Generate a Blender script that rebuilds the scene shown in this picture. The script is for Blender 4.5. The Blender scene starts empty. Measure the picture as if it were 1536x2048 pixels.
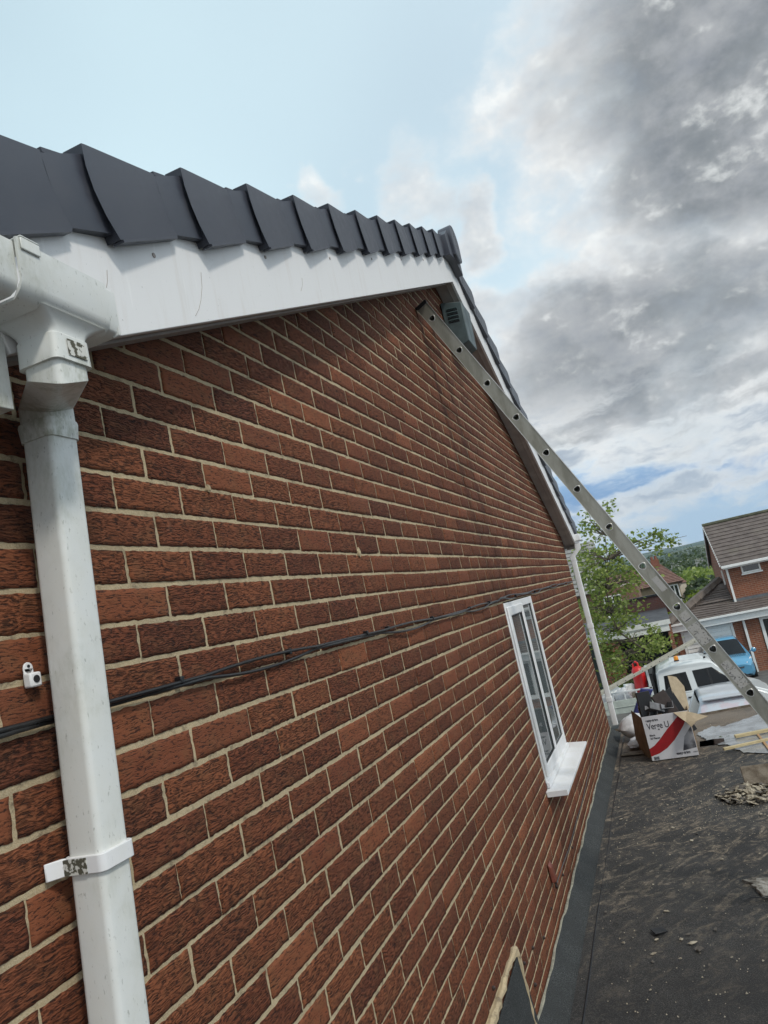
import bpy, math, random
import numpy as np
from mathutils import Vector, Matrix, Euler
random.seed(7); RNG = np.random.default_rng(7)
scene = bpy.context.scene
# ------------------------------------------------------------------ camera
CAM = Vector((0.95154684, -1.18694782, -0.24936939)); FPX = 1463.03
RW = ((0.91508399, 0.3429584, -0.21213398), (-0.24795824, 0.06367483, -0.96667586), (-0.31802201, 0.93718998, 0.14330718))
cd = bpy.data.cameras.new('camera'); cam = bpy.data.objects.new('camera', cd); scene.collection.objects.link(cam)
r_, d_, f_ = [Vector(v) for v in RW]
cam.matrix_world = Matrix((( r_.x, -d_.x, -f_.x, CAM.x), (r_.y, -d_.y, -f_.y, CAM.y), (r_.z, -d_.z, -f_.z, CAM.z), (0, 0, 0, 1)))
cd.sensor_fit = 'VERTICAL'; cd.sensor_height = 36.0; cd.lens = 36.0 * FPX / 2048.0
cd.clip_start = 0.05; cd.clip_end = 8000
scene.camera = cam
scene.view_settings.view_transform = 'Standard'; scene.view_settings.look = 'None'
scene.view_settings.exposure = 0.50; scene.view_settings.gamma = 1.0
scene.cycles.max_bounces = 6

def raydir(u, v):
    a, b = (u-768)/FPX, (v-1024)/FPX
    return Vector([a*RW[0][i] + b*RW[1][i] + RW[2][i] for i in range(3)])
def px(u, v, Y):              # world (x, z) of a measured photo point on the vertical plane y = Y
    d = raydir(u, v); t = (Y-CAM.y)/d.y
    return CAM.x+t*d.x, CAM.z+t*d.z

# ------------------------------------------------------------------ node helpers
class NT:
    def __init__(s, tree): s.t = tree; s.n = tree.nodes; s.l = tree.links
    def new(s, typ, **kw):
        n = s.n.new(typ)
        for k, v in kw.items(): setattr(n, k, v)
        return n
    def put(s, sock, v):
        if isinstance(v, bpy.types.NodeSocket): s.l.new(v, sock)
        elif v is not None:
            if hasattr(sock, 'default_value'):
                try: sock.default_value = v
                except Exception: sock.default_value = tuple(v) + (1,)
    def math(s, op, a, b=None, c=None, clamp=False):
        n = s.new('ShaderNodeMath', operation=op, use_clamp=clamp); s.put(n.inputs[0], a)
        if b is not None: s.put(n.inputs[1], b)
        if c is not None: s.put(n.inputs[2], c)
        return n.outputs[0]
    def vmath(s, op, a, b=None):
        n = s.new('ShaderNodeVectorMath', operation=op); s.put(n.inputs[0], a)
        if b is not None: s.put(n.inputs[1], b)
        return n.outputs['Value'] if op in ('DOT_PRODUCT', 'LENGTH', 'DISTANCE') else n.outputs[0]
    def scale(s, v, k):
        n = s.new('ShaderNodeVectorMath', operation='MULTIPLY'); s.put(n.inputs[0], v); n.inputs[1].default_value = k; return n.outputs[0]
    def noise(s, vec, scale, detail=4, rough=.55, dist=0, out='Fac'):
        n = s.new('ShaderNodeTexNoise'); s.put(n.inputs['Vector'], vec); n.inputs['Scale'].default_value = scale
        n.inputs['Detail'].default_value = detail; n.inputs['Roughness'].default_value = rough; n.inputs['Distortion'].default_value = dist
        return n.outputs[out]
    def ramp(s, f, a, b, lo=0., hi=1., smooth=True):
        n = s.new('ShaderNodeMapRange'); n.interpolation_type = 'SMOOTHSTEP' if smooth else 'LINEAR'
        s.put(n.inputs[0], f)
        for i, v in zip((1, 2, 3, 4), (a, b, lo, hi)): n.inputs[i].default_value = v
        return n.outputs[0]
    def mix(s, f, a, b, blend='MIX'):
        n = s.new('ShaderNodeMix', data_type='RGBA', blend_type=blend, clamp_factor=True)
        s.put(n.inputs[0], f)
        for i, v in ((6, a), (7, b)):
            if isinstance(v, bpy.types.NodeSocket): s.l.new(v, n.inputs[i])
            else: n.inputs[i].default_value = tuple(v)[:3] + (1,)
        return n.outputs[2]
    def obj(s): return s.new('ShaderNodeTexCoord').outputs['Object']
    def geo(s): return s.new('ShaderNodeNewGeometry').outputs['Position']
    def attr(s, name): return s.new('ShaderNodeAttribute', attribute_name=name).outputs['Color']
    def bump(s, h, strength=.5, dist=.01, normal=None):
        n = s.new('ShaderNodeBump'); n.inputs['Strength'].default_value = strength; n.inputs['Distance'].default_value = dist
        s.put(n.inputs['Height'], h)
        if normal is not None: s.l.new(normal, n.inputs['Normal'])
        return n.outputs[0]
def mat(name, build=None, color=(.5, .5, .5), rough=.6, metal=0., spec=.5, **kw):
    m = bpy.data.materials.new(name); m.use_nodes = True
    nt = NT(m.node_tree); b = m.node_tree.nodes['Principled BSDF']
    b.inputs['Base Color'].default_value = tuple(color)+(1,); b.inputs['Roughness'].default_value = rough
    b.inputs['Metallic'].default_value = metal; b.inputs['Specular IOR Level'].default_value = spec
    for k, v in kw.items(): b.inputs[k].default_value = v
    if build: build(nt, b)
    return m
def noisy(color, amt=.25, scale=8, rough=.6, metal=0., bumps=0., bscale=60, stretch=(1, 1, 1), color2=None, spec=.5):
    def f(nt, b):
        p = nt.scale(nt.geo(), stretch)
        c2 = color2 or tuple(c*(1-amt) for c in color)
        n = nt.noise(p, scale, 5, .6)
        nt.put(b.inputs['Base Color'], nt.mix(nt.ramp(n, .35, .65), color, c2))
        nt.put(b.inputs['Roughness'], nt.ramp(n, .3, .7, rough-.06, rough+.06))
        if bumps: nt.put(b.inputs['Normal'], nt.bump(nt.noise(p, bscale, 4), bumps, .01))
    return mat('m', f, color, rough, metal, spec)

# ------------------------------------------------------------------ sky
w = bpy.data.worlds.new('World'); scene.world = w; w.use_nodes = True
SUN_DIR = Vector((0.58, -0.36, 0.73)).normalized()
def build_sky():
    nt = NT(w.node_tree); bg = w.node_tree.nodes['Background']
    sky = nt.new('ShaderNodeTexSky', sky_type='NISHITA'); sky.sun_disc = False
    sky.sun_elevation = math.asin(SUN_DIR.z); sky.sun_rotation = math.atan2(SUN_DIR.x, SUN_DIR.y)
    sky.air_density = 1.0; sky.dust_density = 1.5; sky.ozone_density = 1.5
    g = nt.new('ShaderNodeTexCoord').outputs['Generated']
    sep = nt.new('ShaderNodeSeparateXYZ'); nt.l.new(g, sep.inputs[0])
    z = nt.math('MAXIMUM', sep.outputs[2], 0.0)
    k = nt.math('DIVIDE', 1.0, nt.math('ADD', z, .22))
    cv = nt.new('ShaderNodeCombineXYZ')
    nt.put(cv.inputs[0], nt.math('MULTIPLY', sep.outputs[0], k)); nt.put(cv.inputs[1], nt.math('MULTIPLY', sep.outputs[1], k)); cv.inputs[2].default_value = 3.7
    P = cv.outputs[0]
    # density of cloud in direction space: placed masses torn by fractal noise; thin = white, thick = grey
    gs = nt.scale(g, (1., 1., 1.45))
    warp = nt.vmath('SUBTRACT', nt.noise(gs, 5.5, 5, .6, out='Color'), (.5, .5, .5))
    gw = nt.vmath('ADD', g, nt.scale(warp, (.24, .24, .20)))
    gb = nt.vmath('ADD', gs, nt.scale(warp, (.05, .05, .04)))
    def field(v, det=8): return nt.math('MULTIPLY_ADD', nt.noise(v, 3.6, det, .64), 1.7, -.85)
    F1 = field(gb, 9); F2 = field(nt.vmath('ADD', gb, (.012, 0., .024)), 5)
    lit = nt.math('SUBTRACT', F1, F2)                      # brighter where the cloud thins towards the light
    nf = nt.noise(gs, 11, 6, .62); n0 = nt.noise(P, 1.1, 2, .5)
    def blob(u, v, r, soft):
        d = raydir(u, v).normalized(); rad = r/FPX
        return nt.ramp(nt.vmath('DISTANCE', gw, tuple(d)), rad*(1-soft), rad*(1+soft), 1., 0.)
    def total(lst, soft=.55):
        out = None
        for (u, v, r, wgt) in lst:
            b = nt.math('MULTIPLY', blob(u, v, r, soft), wgt)
            out = b if out is None else nt.math('MAXIMUM', out, b)
        return out
    mass = total([(1590, 40, 360, 1.12), (1420, 110, 220, .95), (1180, 40, 120, .45), (1340, 400, 110, .55), (1440, 470, 90, .5), (1180, 230, 50, .35), (640, 370, 60, .40), (950, 420, 70, .45), (830, 370, 80, .28),
                  (1180, 700, 170, .84), (1400, 650, 200, .86), (1530, 730, 150, .84), (1110, 800, 110, .70), (1300, 800, 130, .80), (1240, 860, 60, .6), (990, 640, 80, .45)])
    dens = nt.math('ADD', nt.math('MULTIPLY', mass, 1.15), nt.math('ADD', F1, -.26))
    back = nt.ramp(sep.outputs[1], -.1, .2, .35, 0.)
    dens = nt.math('ADD', dens, back)
    sz = nt.new('ShaderNodeCombineXYZ')
    nt.put(sz.inputs[0], nt.math('MULTIPLY', sep.outputs[0], 2.6)); nt.put(sz.inputs[1], nt.math('MULTIPLY', sep.outputs[1], 2.6)); nt.put(sz.inputs[2], nt.math('MULTIPLY', sep.outputs[2], 11.))
    szw = nt.vmath('ADD', sz.outputs[0], nt.scale(warp, (.5, .5, .9)))
    st = nt.noise(szw, 1.55, 9, .58)
    low = nt.ramp(sep.outputs[2], .17, .27, 1., 0.)
    band = nt.math('MULTIPLY', nt.math('ADD', nt.ramp(sep.outputs[2], .075, .10), nt.ramp(sep.outputs[2], .135, .165), None), 1.)
    blueband = nt.math('MULTIPLY', nt.ramp(sep.outputs[2], .05, .085), nt.ramp(sep.outputs[2], .10, .15, 1., 0.))
    skyc = nt.mix(nt.ramp(n0, .35, .75, .45, .72), sky.outputs[0], (6.2, 7.9, 8.3))
    skyc = nt.mix(nt.ramp(sep.outputs[0], -.55, .35, 0., .45), skyc, (5.4, 6.2, 6.8))
    skyc = nt.mix(nt.math('MULTIPLY', low, .8), skyc, (3.0, 4.7, 6.6))
    skyc = nt.mix(nt.math('MULTIPLY', blueband, nt.ramp(st, .40, .62, .95, .25)), skyc, (1.35, 2.6, 4.6))
    white = nt.mix(nt.ramp(nf, .35, .65), (5.7, 6.1, 6.3), (6.9, 7.0, 6.9))
    c1 = nt.mix(nt.ramp(dens, -.10, .42), skyc, white)
    grey = nt.mix(nt.ramp(nf, .36, .64), (1.9, 2.05, 2.15), (3.2, 3.3, 3.4))
    c1 = nt.mix(nt.ramp(dens, .26, .95, 0., .96), c1, grey)
    lt = nt.ramp(lit, -.20, .14, 0., 1., False); on = nt.ramp(dens, .05, .40)
    c1 = nt.mix(on, c1, nt.mix(lt, (.62, .65, .70), (1.0, 1.0, 1.0)), 'MULTIPLY')
    c1 = nt.mix(nt.math('MULTIPLY', on, nt.ramp(lit, .05, .22, 0., .6)), c1, (7.2, 7.4, 7.3))
    lowc = nt.math('MULTIPLY', low, nt.math('SUBTRACT', 1., nt.math('MULTIPLY', blueband, nt.ramp(st, .36, .56, .95, .1)), clamp=True))
    c2 = nt.mix(nt.math('MULTIPLY', lowc, nt.ramp(st, .40, .56)), c1, nt.mix(nt.ramp(st, .50, .64), white, (3.2, 3.7, 4.3)))
    nt.put(bg.inputs['Color'], c2); bg.inputs['Strength'].default_value = .10
build_sky()
sl = bpy.data.lights.new('sun', 'SUN'); sl.energy = 1.3; sl.angle = math.radians(7); sl.color = (1, .96, .88)
so = bpy.data.objects.new('sun', sl); scene.collection.objects.link(so)
so.rotation_euler = (-SUN_DIR).to_track_quat('-Z', 'Y').to_euler()

# ------------------------------------------------------------------ objects helpers
COL = scene.collection
def tag(o, label=None, cat=None, group=None, kind=None):
    if label: o['label'] = label
    if cat: o['category'] = cat
    if group: o['group'] = group
    if kind: o['kind'] = kind
    return o
def empty(name, loc=(0, 0, 0), rz=0., label=None, cat=None, group=None):
    o = bpy.data.objects.new(name, None); COL.objects.link(o); o.location = loc; o.rotation_euler = (0, 0, rz)
    o.empty_display_size = .1
    return tag(o, label, cat, group)
class MB:
    def __init__(s): s.v = []; s.f = []; s.c = []
    def add(s, vs, fs):
        n = len(s.v); s.v += [tuple(v) for v in vs]; s.f += [tuple(i+n for i in f) for f in fs]; return s
    def box(s, x0, x1, y0, y1, z0, z1):
        vs = [(x, y, z) for x in (x0, x1) for y in (y0, y1) for z in (z0, z1)]
        return s.add(vs, [(0, 1, 3, 2), (4, 6, 7, 5), (0, 4, 5, 1), (2, 3, 7, 6), (0, 2, 6, 4), (1, 5, 7, 3)])
    def hexa(s, b, t):     # bottom 4 pts, top 4 pts (same order)
        return s.add(list(b)+list(t), [(3, 2, 1, 0), (4, 5, 6, 7), (0, 1, 5, 4), (1, 2, 6, 5), (2, 3, 7, 6), (3, 0, 4, 7)])
    def loft(s, rings, cap=True, closed=True):
        n = len(rings[0]); base = len(s.v)
        for r in rings: s.v += [tuple(p) for p in r]
        for i in range(len(rings)-1):
            for j in range(n if closed else n-1):
                k = (j+1) % n
                s.f.append((base+i*n+j, base+i*n+k, base+(i+1)*n+k, base+(i+1)*n+j))
        if cap:
            s.f.append(tuple(base+j for j in reversed(range(n)))); s.f.append(tuple(base+(len(rings)-1)*n+j for j in range(n)))
        return s
    def prism(s, poly, axis, a, b):   # poly of 2d points, extruded along axis between a and b
        def P(p, q): return {0: (q, p[0], p[1]), 1: (p[0], q, p[1]), 2: (p[0], p[1], q)}[axis]
        return s.loft([[P(p, a) for p in poly], [P(p, b) for p in poly]])
    def tube(s, pts, r, n=8, cap=True):
        pts = [Vector(p) for p in pts]; rings = []
        rr = r if isinstance(r, (list, tuple)) else [r]*len(pts)
        up = Vector((0, 0, 1))
        for i, p in enumerate(pts):
            t = (pts[min(i+1, len(pts)-1)]-pts[max(i-1, 0)]).normalized()
            a = t.cross(up)
            if a.length < .05: a = t.cross(Vector((0, 1, 0)))
            a.normalize(); b = a.cross(t)
            rings.append([p + (a*math.cos(k*2*math.pi/n)+b*math.sin(k*2*math.pi/n))*rr[i] for k in range(n)])
        return s.loft(rings, cap)
    def beam(s, p, q, w, h, up=(0, 0, 1)):
        p = Vector(p); q = Vector(q); t = (q-p).normalized(); a = t.cross(Vector(up)).normalized()*w/2; b = a.cross(t).normalized()*h/2
        return s.loft([[c+a+b, c-a+b, c-a-b, c+a-b] and [c+a+b, c-a+b, c-a-b, c+a-b] for c in (p, q)])
    def lathe(s, prof, c=(0, 0, 0), n=20, R=None):
        rings = []
        for r, z in prof:
            ring = [Vector((r*math.cos(k*2*math.pi/n), r*math.sin(k*2*math.pi/n), z)) for k in range(n)]
            if R is not None: ring = [R @ p for p in ring]
            rings.append([p+Vector(c) for p in ring])
        return s.loft(rings)
    def rock(s, c, sx, sy, sz, seed, yaw=0):
        rnd = random.Random(seed); vs = []
        n = 6
        ca, sa = math.cos(yaw), math.sin(yaw)
        for zi, k in ((0, .85), (.55, 1.), (1., .62)):
            for j in range(n):
                a = j*2*math.pi/n; q = k*rnd.uniform(.5, 1.2); x, y = sx*q*math.cos(a), sy*q*math.sin(a)
                vs.append((c[0]+x*ca-y*sa, c[1]+x*sa+y*ca, c[2]+sz*zi*rnd.uniform(.8, 1.15) if zi else c[2]))
        base = len(s.v); s.v += vs
        for r in range(2):
            for j in range(n):
                k = (j+1) % n; s.f.append((base+r*n+j, base+r*n+k, base+(r+1)*n+k, base+(r+1)*n+j))
        s.f.append(tuple(base+2*n+j for j in range(n))); s.f.append(tuple(base+j for j in reversed(range(n))))
        return s
    def build(s, name, m, parent=None, smooth=False, bevel=0., seg=2, angle=35):
        me = bpy.data.meshes.new(name); me.from_pydata([tuple(v) for v in s.v], [], s.f); me.update()
        return finish(name, me, m, parent, smooth, bevel, seg, angle)
def finish(name, me, m, parent=None, smooth=False, bevel=0., seg=2, angle=35):
    import bmesh
    bm = bmesh.new(); bm.from_mesh(me); bmesh.ops.recalc_face_normals(bm, faces=bm.faces); bm.to_mesh(me); bm.free()
    o = bpy.data.objects.new(name, me); COL.objects.link(o)
    if m is not None: me.materials.append(m)
    if parent is not None: o.parent = parent
    if bevel:
        b = o.modifiers.new('bevel', 'BEVEL'); b.width = bevel; b.segments = seg; b.limit_method = 'ANGLE'; b.angle_limit = math.radians(30)
    if smooth or bevel:
        me.shade_smooth()
        if hasattr(me, 'set_sharp_from_angle'): me.set_sharp_from_angle(angle=math.radians(angle))
    return o
def copy_tree(o, parent=None):
    c = o.copy(); COL.objects.link(c); c.parent = parent
    for ch in list(o.children): copy_tree(ch, c)
    return c
def quads(name, V, F, m, parent=None, cols=None, smooth=False):
    V = np.asarray(V, np.float32); F = np.asarray(F, np.int32); k = F.shape[1]
    me = bpy.data.meshes.new(name); me.vertices.add(len(V)); me.vertices.foreach_set('co', V.ravel())
    me.loops.add(F.size); me.loops.foreach_set('vertex_index', F.ravel())
    me.polygons.add(len(F)); me.polygons.foreach_set('loop_start', np.arange(len(F), dtype=np.int32)*k)
    me.polygons.foreach_set('loop_total', np.full(len(F), k, np.int32))
    me.update(calc_edges=True)
    if cols is not None:
        a = me.color_attributes.new('tone', 'FLOAT_COLOR', 'POINT'); a.data.foreach_set('color', np.asarray(cols, np.float32).ravel())
    if smooth: me.shade_smooth()
    o = bpy.data.objects.new(name, me); COL.objects.link(o); me.materials.append(m)
    if parent is not None: o.parent = parent
    return o
# ---- value noise (numpy)
def hash3(x, y, z):
    n = (x.astype(np.int64)*374761393 + y.astype(np.int64)*668265263 + z*1274126177) & 0xffffffff
    n = ((n ^ (n >> 13))*1274126177) & 0xffffffff
    return ((n ^ (n >> 16)) & 0xffff)/65535.0
def vnoise(x, y, seed=0):
    xi = np.floor(x); yi = np.floor(y); fx = x-xi; fy = y-yi; fx = fx*fx*(3-2*fx); fy = fy*fy*(3-2*fy)
    h = lambda a, b: hash3(xi+a, yi+b, seed)
    return (h(0, 0)*(1-fx)+h(1, 0)*fx)*(1-fy)+(h(0, 1)*(1-fx)+h(1, 1)*fx)*fy
def fbm(x, y, seed=0, o=4):
    t = 0.; a = .5
    for i in range(o): t = t+a*vnoise(x, y, seed+i); x = x*2.03+11.3; y = y*2.03+5.7; a *= .5
    return t/(1-.5**o)

# ------------------------------------------------------------------ materials
def b_brick(nt, b):
    p = nt.geo(); tone = nt.attr('tone')
    sep = nt.new('ShaderNodeSeparateColor'); nt.l.new(tone, sep.inputs[0])
    st = nt.scale(p, (100., 40., 215.))                       # bark texture: furrows run along the course
    bw = nt.vmath('ADD', st, nt.scale(nt.noise(nt.scale(p, (30, 24, 30)), 1.0, 3, out='Color'), (1.2, 2.6, 2.8)))
    fur = nt.noise(bw, 1.5, 5, .62)
    fine = nt.noise(nt.scale(p, (300, 170, 380)), 1., 3, .6)
    smooth_brick = sep.outputs[2]
    h = nt.math('ADD', nt.math('MULTIPLY', nt.ramp(fur, .34, .56), 1.25), nt.math('MULTIPLY', fine, .35))
    col = nt.mix(sep.outputs[0], (.175, .050, .022), (.250, .080, .033))
    col = nt.mix(nt.math('MULTIPLY', sep.outputs[1], .6), col, (.100, .032, .017))
    pt = nt.noise(nt.scale(p, (14, 14, 22)), 1.0, 4, .6)
    col = nt.mix(nt.ramp(pt, .45, .7, 0., .5), col, (.18, .078, .034))
    col = nt.mix(nt.math('MULTIPLY', nt.ramp(fur, .49, .37), .86), col, (.018, .007, .005))
    spot = nt.noise(nt.scale(p, (11, 9, 16)), 1., 2, .5)
    col = nt.mix(nt.ramp(spot, .765, .80, 0., .7), col, (.40, .12, .06))
    lift = nt.noise(nt.scale(p, (7, 5, 9)), 1., 5, .7)
    col = nt.mix(nt.ramp(lift, .62, .80, 0., .20), col, (.45, .34, .27))
    nt.put(b.inputs['Base Color'], col); b.inputs['Roughness'].default_value = .82; b.inputs['Specular IOR Level'].default_value = .35
    n = nt.new('ShaderNodeBump'); n.inputs['Distance'].default_value = .0038
    nt.put(n.inputs['Strength'], nt.math('MULTIPLY_ADD', smooth_brick, -.75, 1.)); nt.put(n.inputs['Height'], h)
    nt.put(b.inputs['Normal'], n.outputs[0])
M_brick = mat('rustic_brick', b_brick)
def b_mortar(nt, b):
    p = nt.geo(); a = nt.noise(p, 9, 5, .6); g = nt.noise(p, 420, 3, .7)
    c = nt.mix(nt.ramp(a, .3, .7), (.54, .42, .25), (.38, .29, .175))
    c = nt.mix(nt.ramp(g, .35, .7, 0., .5), c, (.64, .55, .38))
    dk = nt.noise(p, 26, 5, .65)
    c = nt.mix(nt.ramp(dk, .52, .70, 0., .75), c, (.15, .115, .075))
    nt.put(b.inputs['Base Color'], c); b.inputs['Roughness'].default_value = .95
    nt.put(b.inputs['Normal'], nt.bump(nt.math('ADD', g, nt.noise(p, 90, 4)), .7, .004))
M_mortar = mat('mortar', b_mortar)
def b_pvc(alg, col=(.71, .72, .695)):
    def f(nt, b):
        p = nt.geo()
        big = nt.noise(p, 5, 5, .65); sm = nt.noise(nt.scale(p, (1, 1, .45)), 70, 5, .75); sp = nt.noise(nt.scale(p, (1, 1, .4)), 190, 3, .6)
        c = nt.mix(nt.math('MULTIPLY', nt.ramp(big, .42, .68), nt.ramp(sm, .34, .66, .15, alg)), col, (.36, .37, .29))
        c = nt.mix(nt.ramp(sp, .63, .72, 0., .7*min(1, alg+.2)), c, (.22, .22, .19))
        c = nt.mix(nt.ramp(nt.noise(p, 14, 4), .35, .75, 0., .22), c, (.70, .66, .55))
        nt.put(b.inputs['Base Color'], c); nt.put(b.inputs['Roughness'], nt.ramp(sm, .3, .7, .30, .5))
        nt.put(b.inputs['Normal'], nt.bump(nt.noise(p, 40, 3), .06, .004))
    return f
M_pvc = mat('weathered_white_plastic', b_pvc(.55)); M_pvcd = mat('grimy_white_plastic', b_pvc(1.0, (.72, .73, .70)))
M_pvcclean = mat('clean_white_plastic', b_pvc(.12, (.80, .80, .81)))
def b_barge(nt, b):
    p = nt.geo()
    c = nt.mix(nt.ramp(nt.noise(nt.scale(p, (1, 9, 1.2)), 3.2, 5, .6), .50, .74, 0., .42), (.78, .77, .76), (.66, .62, .58))
    s = nt.noise(nt.scale(p, (1, 34, 2.0)), 1.6, 3, .5)
    c = nt.mix(nt.ramp(s, .66, .72, 0., .45), c, (.90, .89, .87))
    c = nt.mix(nt.ramp(nt.noise(p, 120, 2), .74, .78, 0., .6), c, (.25, .24, .22))
    nt.put(b.inputs['Base Color'], c); b.inputs['Roughness'].default_value = .38
M_barge = mat('white_barge_board', b_barge)
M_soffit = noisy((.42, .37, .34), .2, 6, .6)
def b_verge(nt, b):
    p = nt.geo(); n = nt.noise(p, 16, 5, .65); g = nt.noise(p, 900, 2, .6)
    nt.put(b.inputs['Base Color'], nt.mix(nt.ramp(n, .35, .7), (.048, .052, .068), (.066, .070, .085)))
    nt.put(b.inputs['Roughness'], nt.ramp(n, .3, .7, .36, .52)); nt.put(b.inputs['Normal'], nt.bump(g, .25, .0012))
M_verge = mat('black_verge_plastic', b_verge)
M_black = noisy((.012, .012, .014), .3, 20, .45)
M_tile = noisy((.045, .047, .055), .35, 7, .6, bumps=.3, bscale=90)
M_alu = noisy((.40, .385, .33), .3, 14, .42, metal=.75, bumps=.12, bscale=200, stretch=(1, 1, .3), color2=(.27, .26, .215))
M_aluhighlight = noisy((.78, .77, .73), .2, 14, .36, metal=.85)  # ladder edge and rim highlights put into a brighter aluminium colour
def b_felt(nt, b):
    p = nt.geo()
    g = nt.noise(p, 170, 4, .8); g2 = nt.noise(p, 900, 2, .7); big = nt.noise(p, 1.3, 6, .6)
    d = nt.new('ShaderNodeCombineXYZ'); sp = nt.new('ShaderNodeSeparateXYZ'); nt.l.new(p, sp.inputs[0])
    a = nt.math('ADD', nt.math('MULTIPLY', sp.outputs[0], .75), nt.math('MULTIPLY', sp.outputs[1], -.66)); c_ = nt.math('ADD', nt.math('MULTIPLY', sp.outputs[0], .66), nt.math('MULTIPLY', sp.outputs[1], .75))
    nt.put(d.inputs[0], nt.math('MULTIPLY', a, 6.)); nt.put(d.inputs[1], nt.math('MULTIPLY', c_, 2.3)); nt.put(d.inputs[2], nt.math('MULTIPLY', nt.noise(p, 1.7, 3, .6), 4.))
    st = nt.noise(d.outputs[0], 1.5, 9, .76, 1.4)
    base = nt.mix(nt.ramp(g, .46, .70), (.0125, .0118, .0112), (.140, .130, .119))
    base = nt.mix(nt.ramp(g2, .66, .74, 0., .7), base, (.20, .20, .195))
    base = nt.mix(nt.ramp(big, .40, .68, 0., .55), base, (.020, .019, .020))
    dust = nt.math('MULTIPLY', nt.ramp(st, .47, .66), nt.ramp(sp.outputs[1], 2.2, 4.2, .15, 1.))
    base = nt.mix(nt.math('MULTIPLY', nt.math('MULTIPLY', dust, nt.ramp(nt.noise(p, 38, 4, .7), .30, .62)), .85), base, (.33, .265, .19))
    far = nt.math('MULTIPLY', nt.ramp(sp.outputs[1], 6.5, 7.2), nt.ramp(nt.noise(p, 3.5, 5), .3, .6, .5, 1.))
    base = nt.mix(nt.math('MULTIPLY', far, .85), base, (.19, .145, .105))
    nt.put(b.inputs['Base Color'], base)
    nt.put(b.inputs['Roughness'], nt.ramp(big, .35, .7, .62, .9)); nt.put(b.inputs['Normal'], nt.bump(nt.math('ADD', g, nt.math('MULTIPLY', nt.noise(p, 28, 4), .8)), .75, .006))
M_felt = mat('mineral_felt', b_felt)
def b_feltgreen(nt, b):
    p = nt.geo(); g = nt.noise(p, 190, 4, .8)
    base = nt.mix(nt.ramp(g, .42, .70), (.012, .014, .015), (.12, .128, .125))
    base = nt.mix(nt.ramp(nt.noise(p, 5, 5), .35, .65, 0., .75), base, (.026, .028, .028))
    nt.put(b.inputs['Base Color'], base); b.inputs['Roughness'].default_value = .85; nt.put(b.inputs['Normal'], nt.bump(g, .8, .005))
M_feltg = mat('green_grey_felt', b_feltgreen)
def b_water(nt, b):
    p = nt.geo()
    nt.put(b.inputs['Base Color'], nt.mix(nt.ramp(nt.noise(p, 6, 5), .35, .65), (.20, .20, .20), (.34, .35, .36)))
    nt.put(b.inputs['Roughness'], nt.ramp(nt.noise(p, 9, 4), .35, .65, .10, .32))
    nt.put(b.inputs['Normal'], nt.bump(nt.noise(p, 35, 3), .10, .003)); b.inputs['Specular IOR Level'].default_value = .8
M_water = mat('wet_roof', b_water)
M_glass = mat('window_glass', None, (.02, .024, .025), .04, spec=.9)
M_glasscar = mat('car_glass', None, (.004, .005, .006), .06, spec=.35)
M_curtain = noisy((.30, .26, .20), .4, 30, .8, stretch=(1, 6, .3))
M_card = noisy((.24, .16, .09), .25, 9, .8, bumps=.15, bscale=30); M_cardin = noisy((.50, .40, .27), .2, 12, .8)  # outer card brown deepened to carry the shade on the side panel
M_cardwhite = noisy((.66, .65, .67), .12, 6, .5); M_red = noisy((.36, .010, .014), .2, 9, .5); M_ink = mat('ink', None, (.02, .02, .03), .6)
M_grey = noisy((.22, .22, .23), .5, 7, .5)
M_brown = noisy((.045, .028, .022), .3, 20, .42)
M_rubble = noisy((.52, .46, .35), .35, 60, .95, bumps=.8, bscale=220, color2=(.30, .25, .185))
M_rubbledark = noisy((.16, .14, .12), .4, 50, .95, bumps=.8, bscale=220)
M_slab = noisy((.20, .165, .125), .35, 14, .9, bumps=.6, bscale=120, color2=(.11, .085, .06))
M_wood = noisy((.62, .50, .28), .25, 4, .7, stretch=(.6, 14, 14), bumps=.1)
M_woodend = noisy((.46, .27, .13), .3, 10, .75)
M_sack = noisy((.68, .68, .69), .2, 12, .45, bumps=.5, bscale=25); M_sackblue = noisy((.035, .045, .19), .3, 25, .45, bumps=.4, bscale=40)

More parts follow.
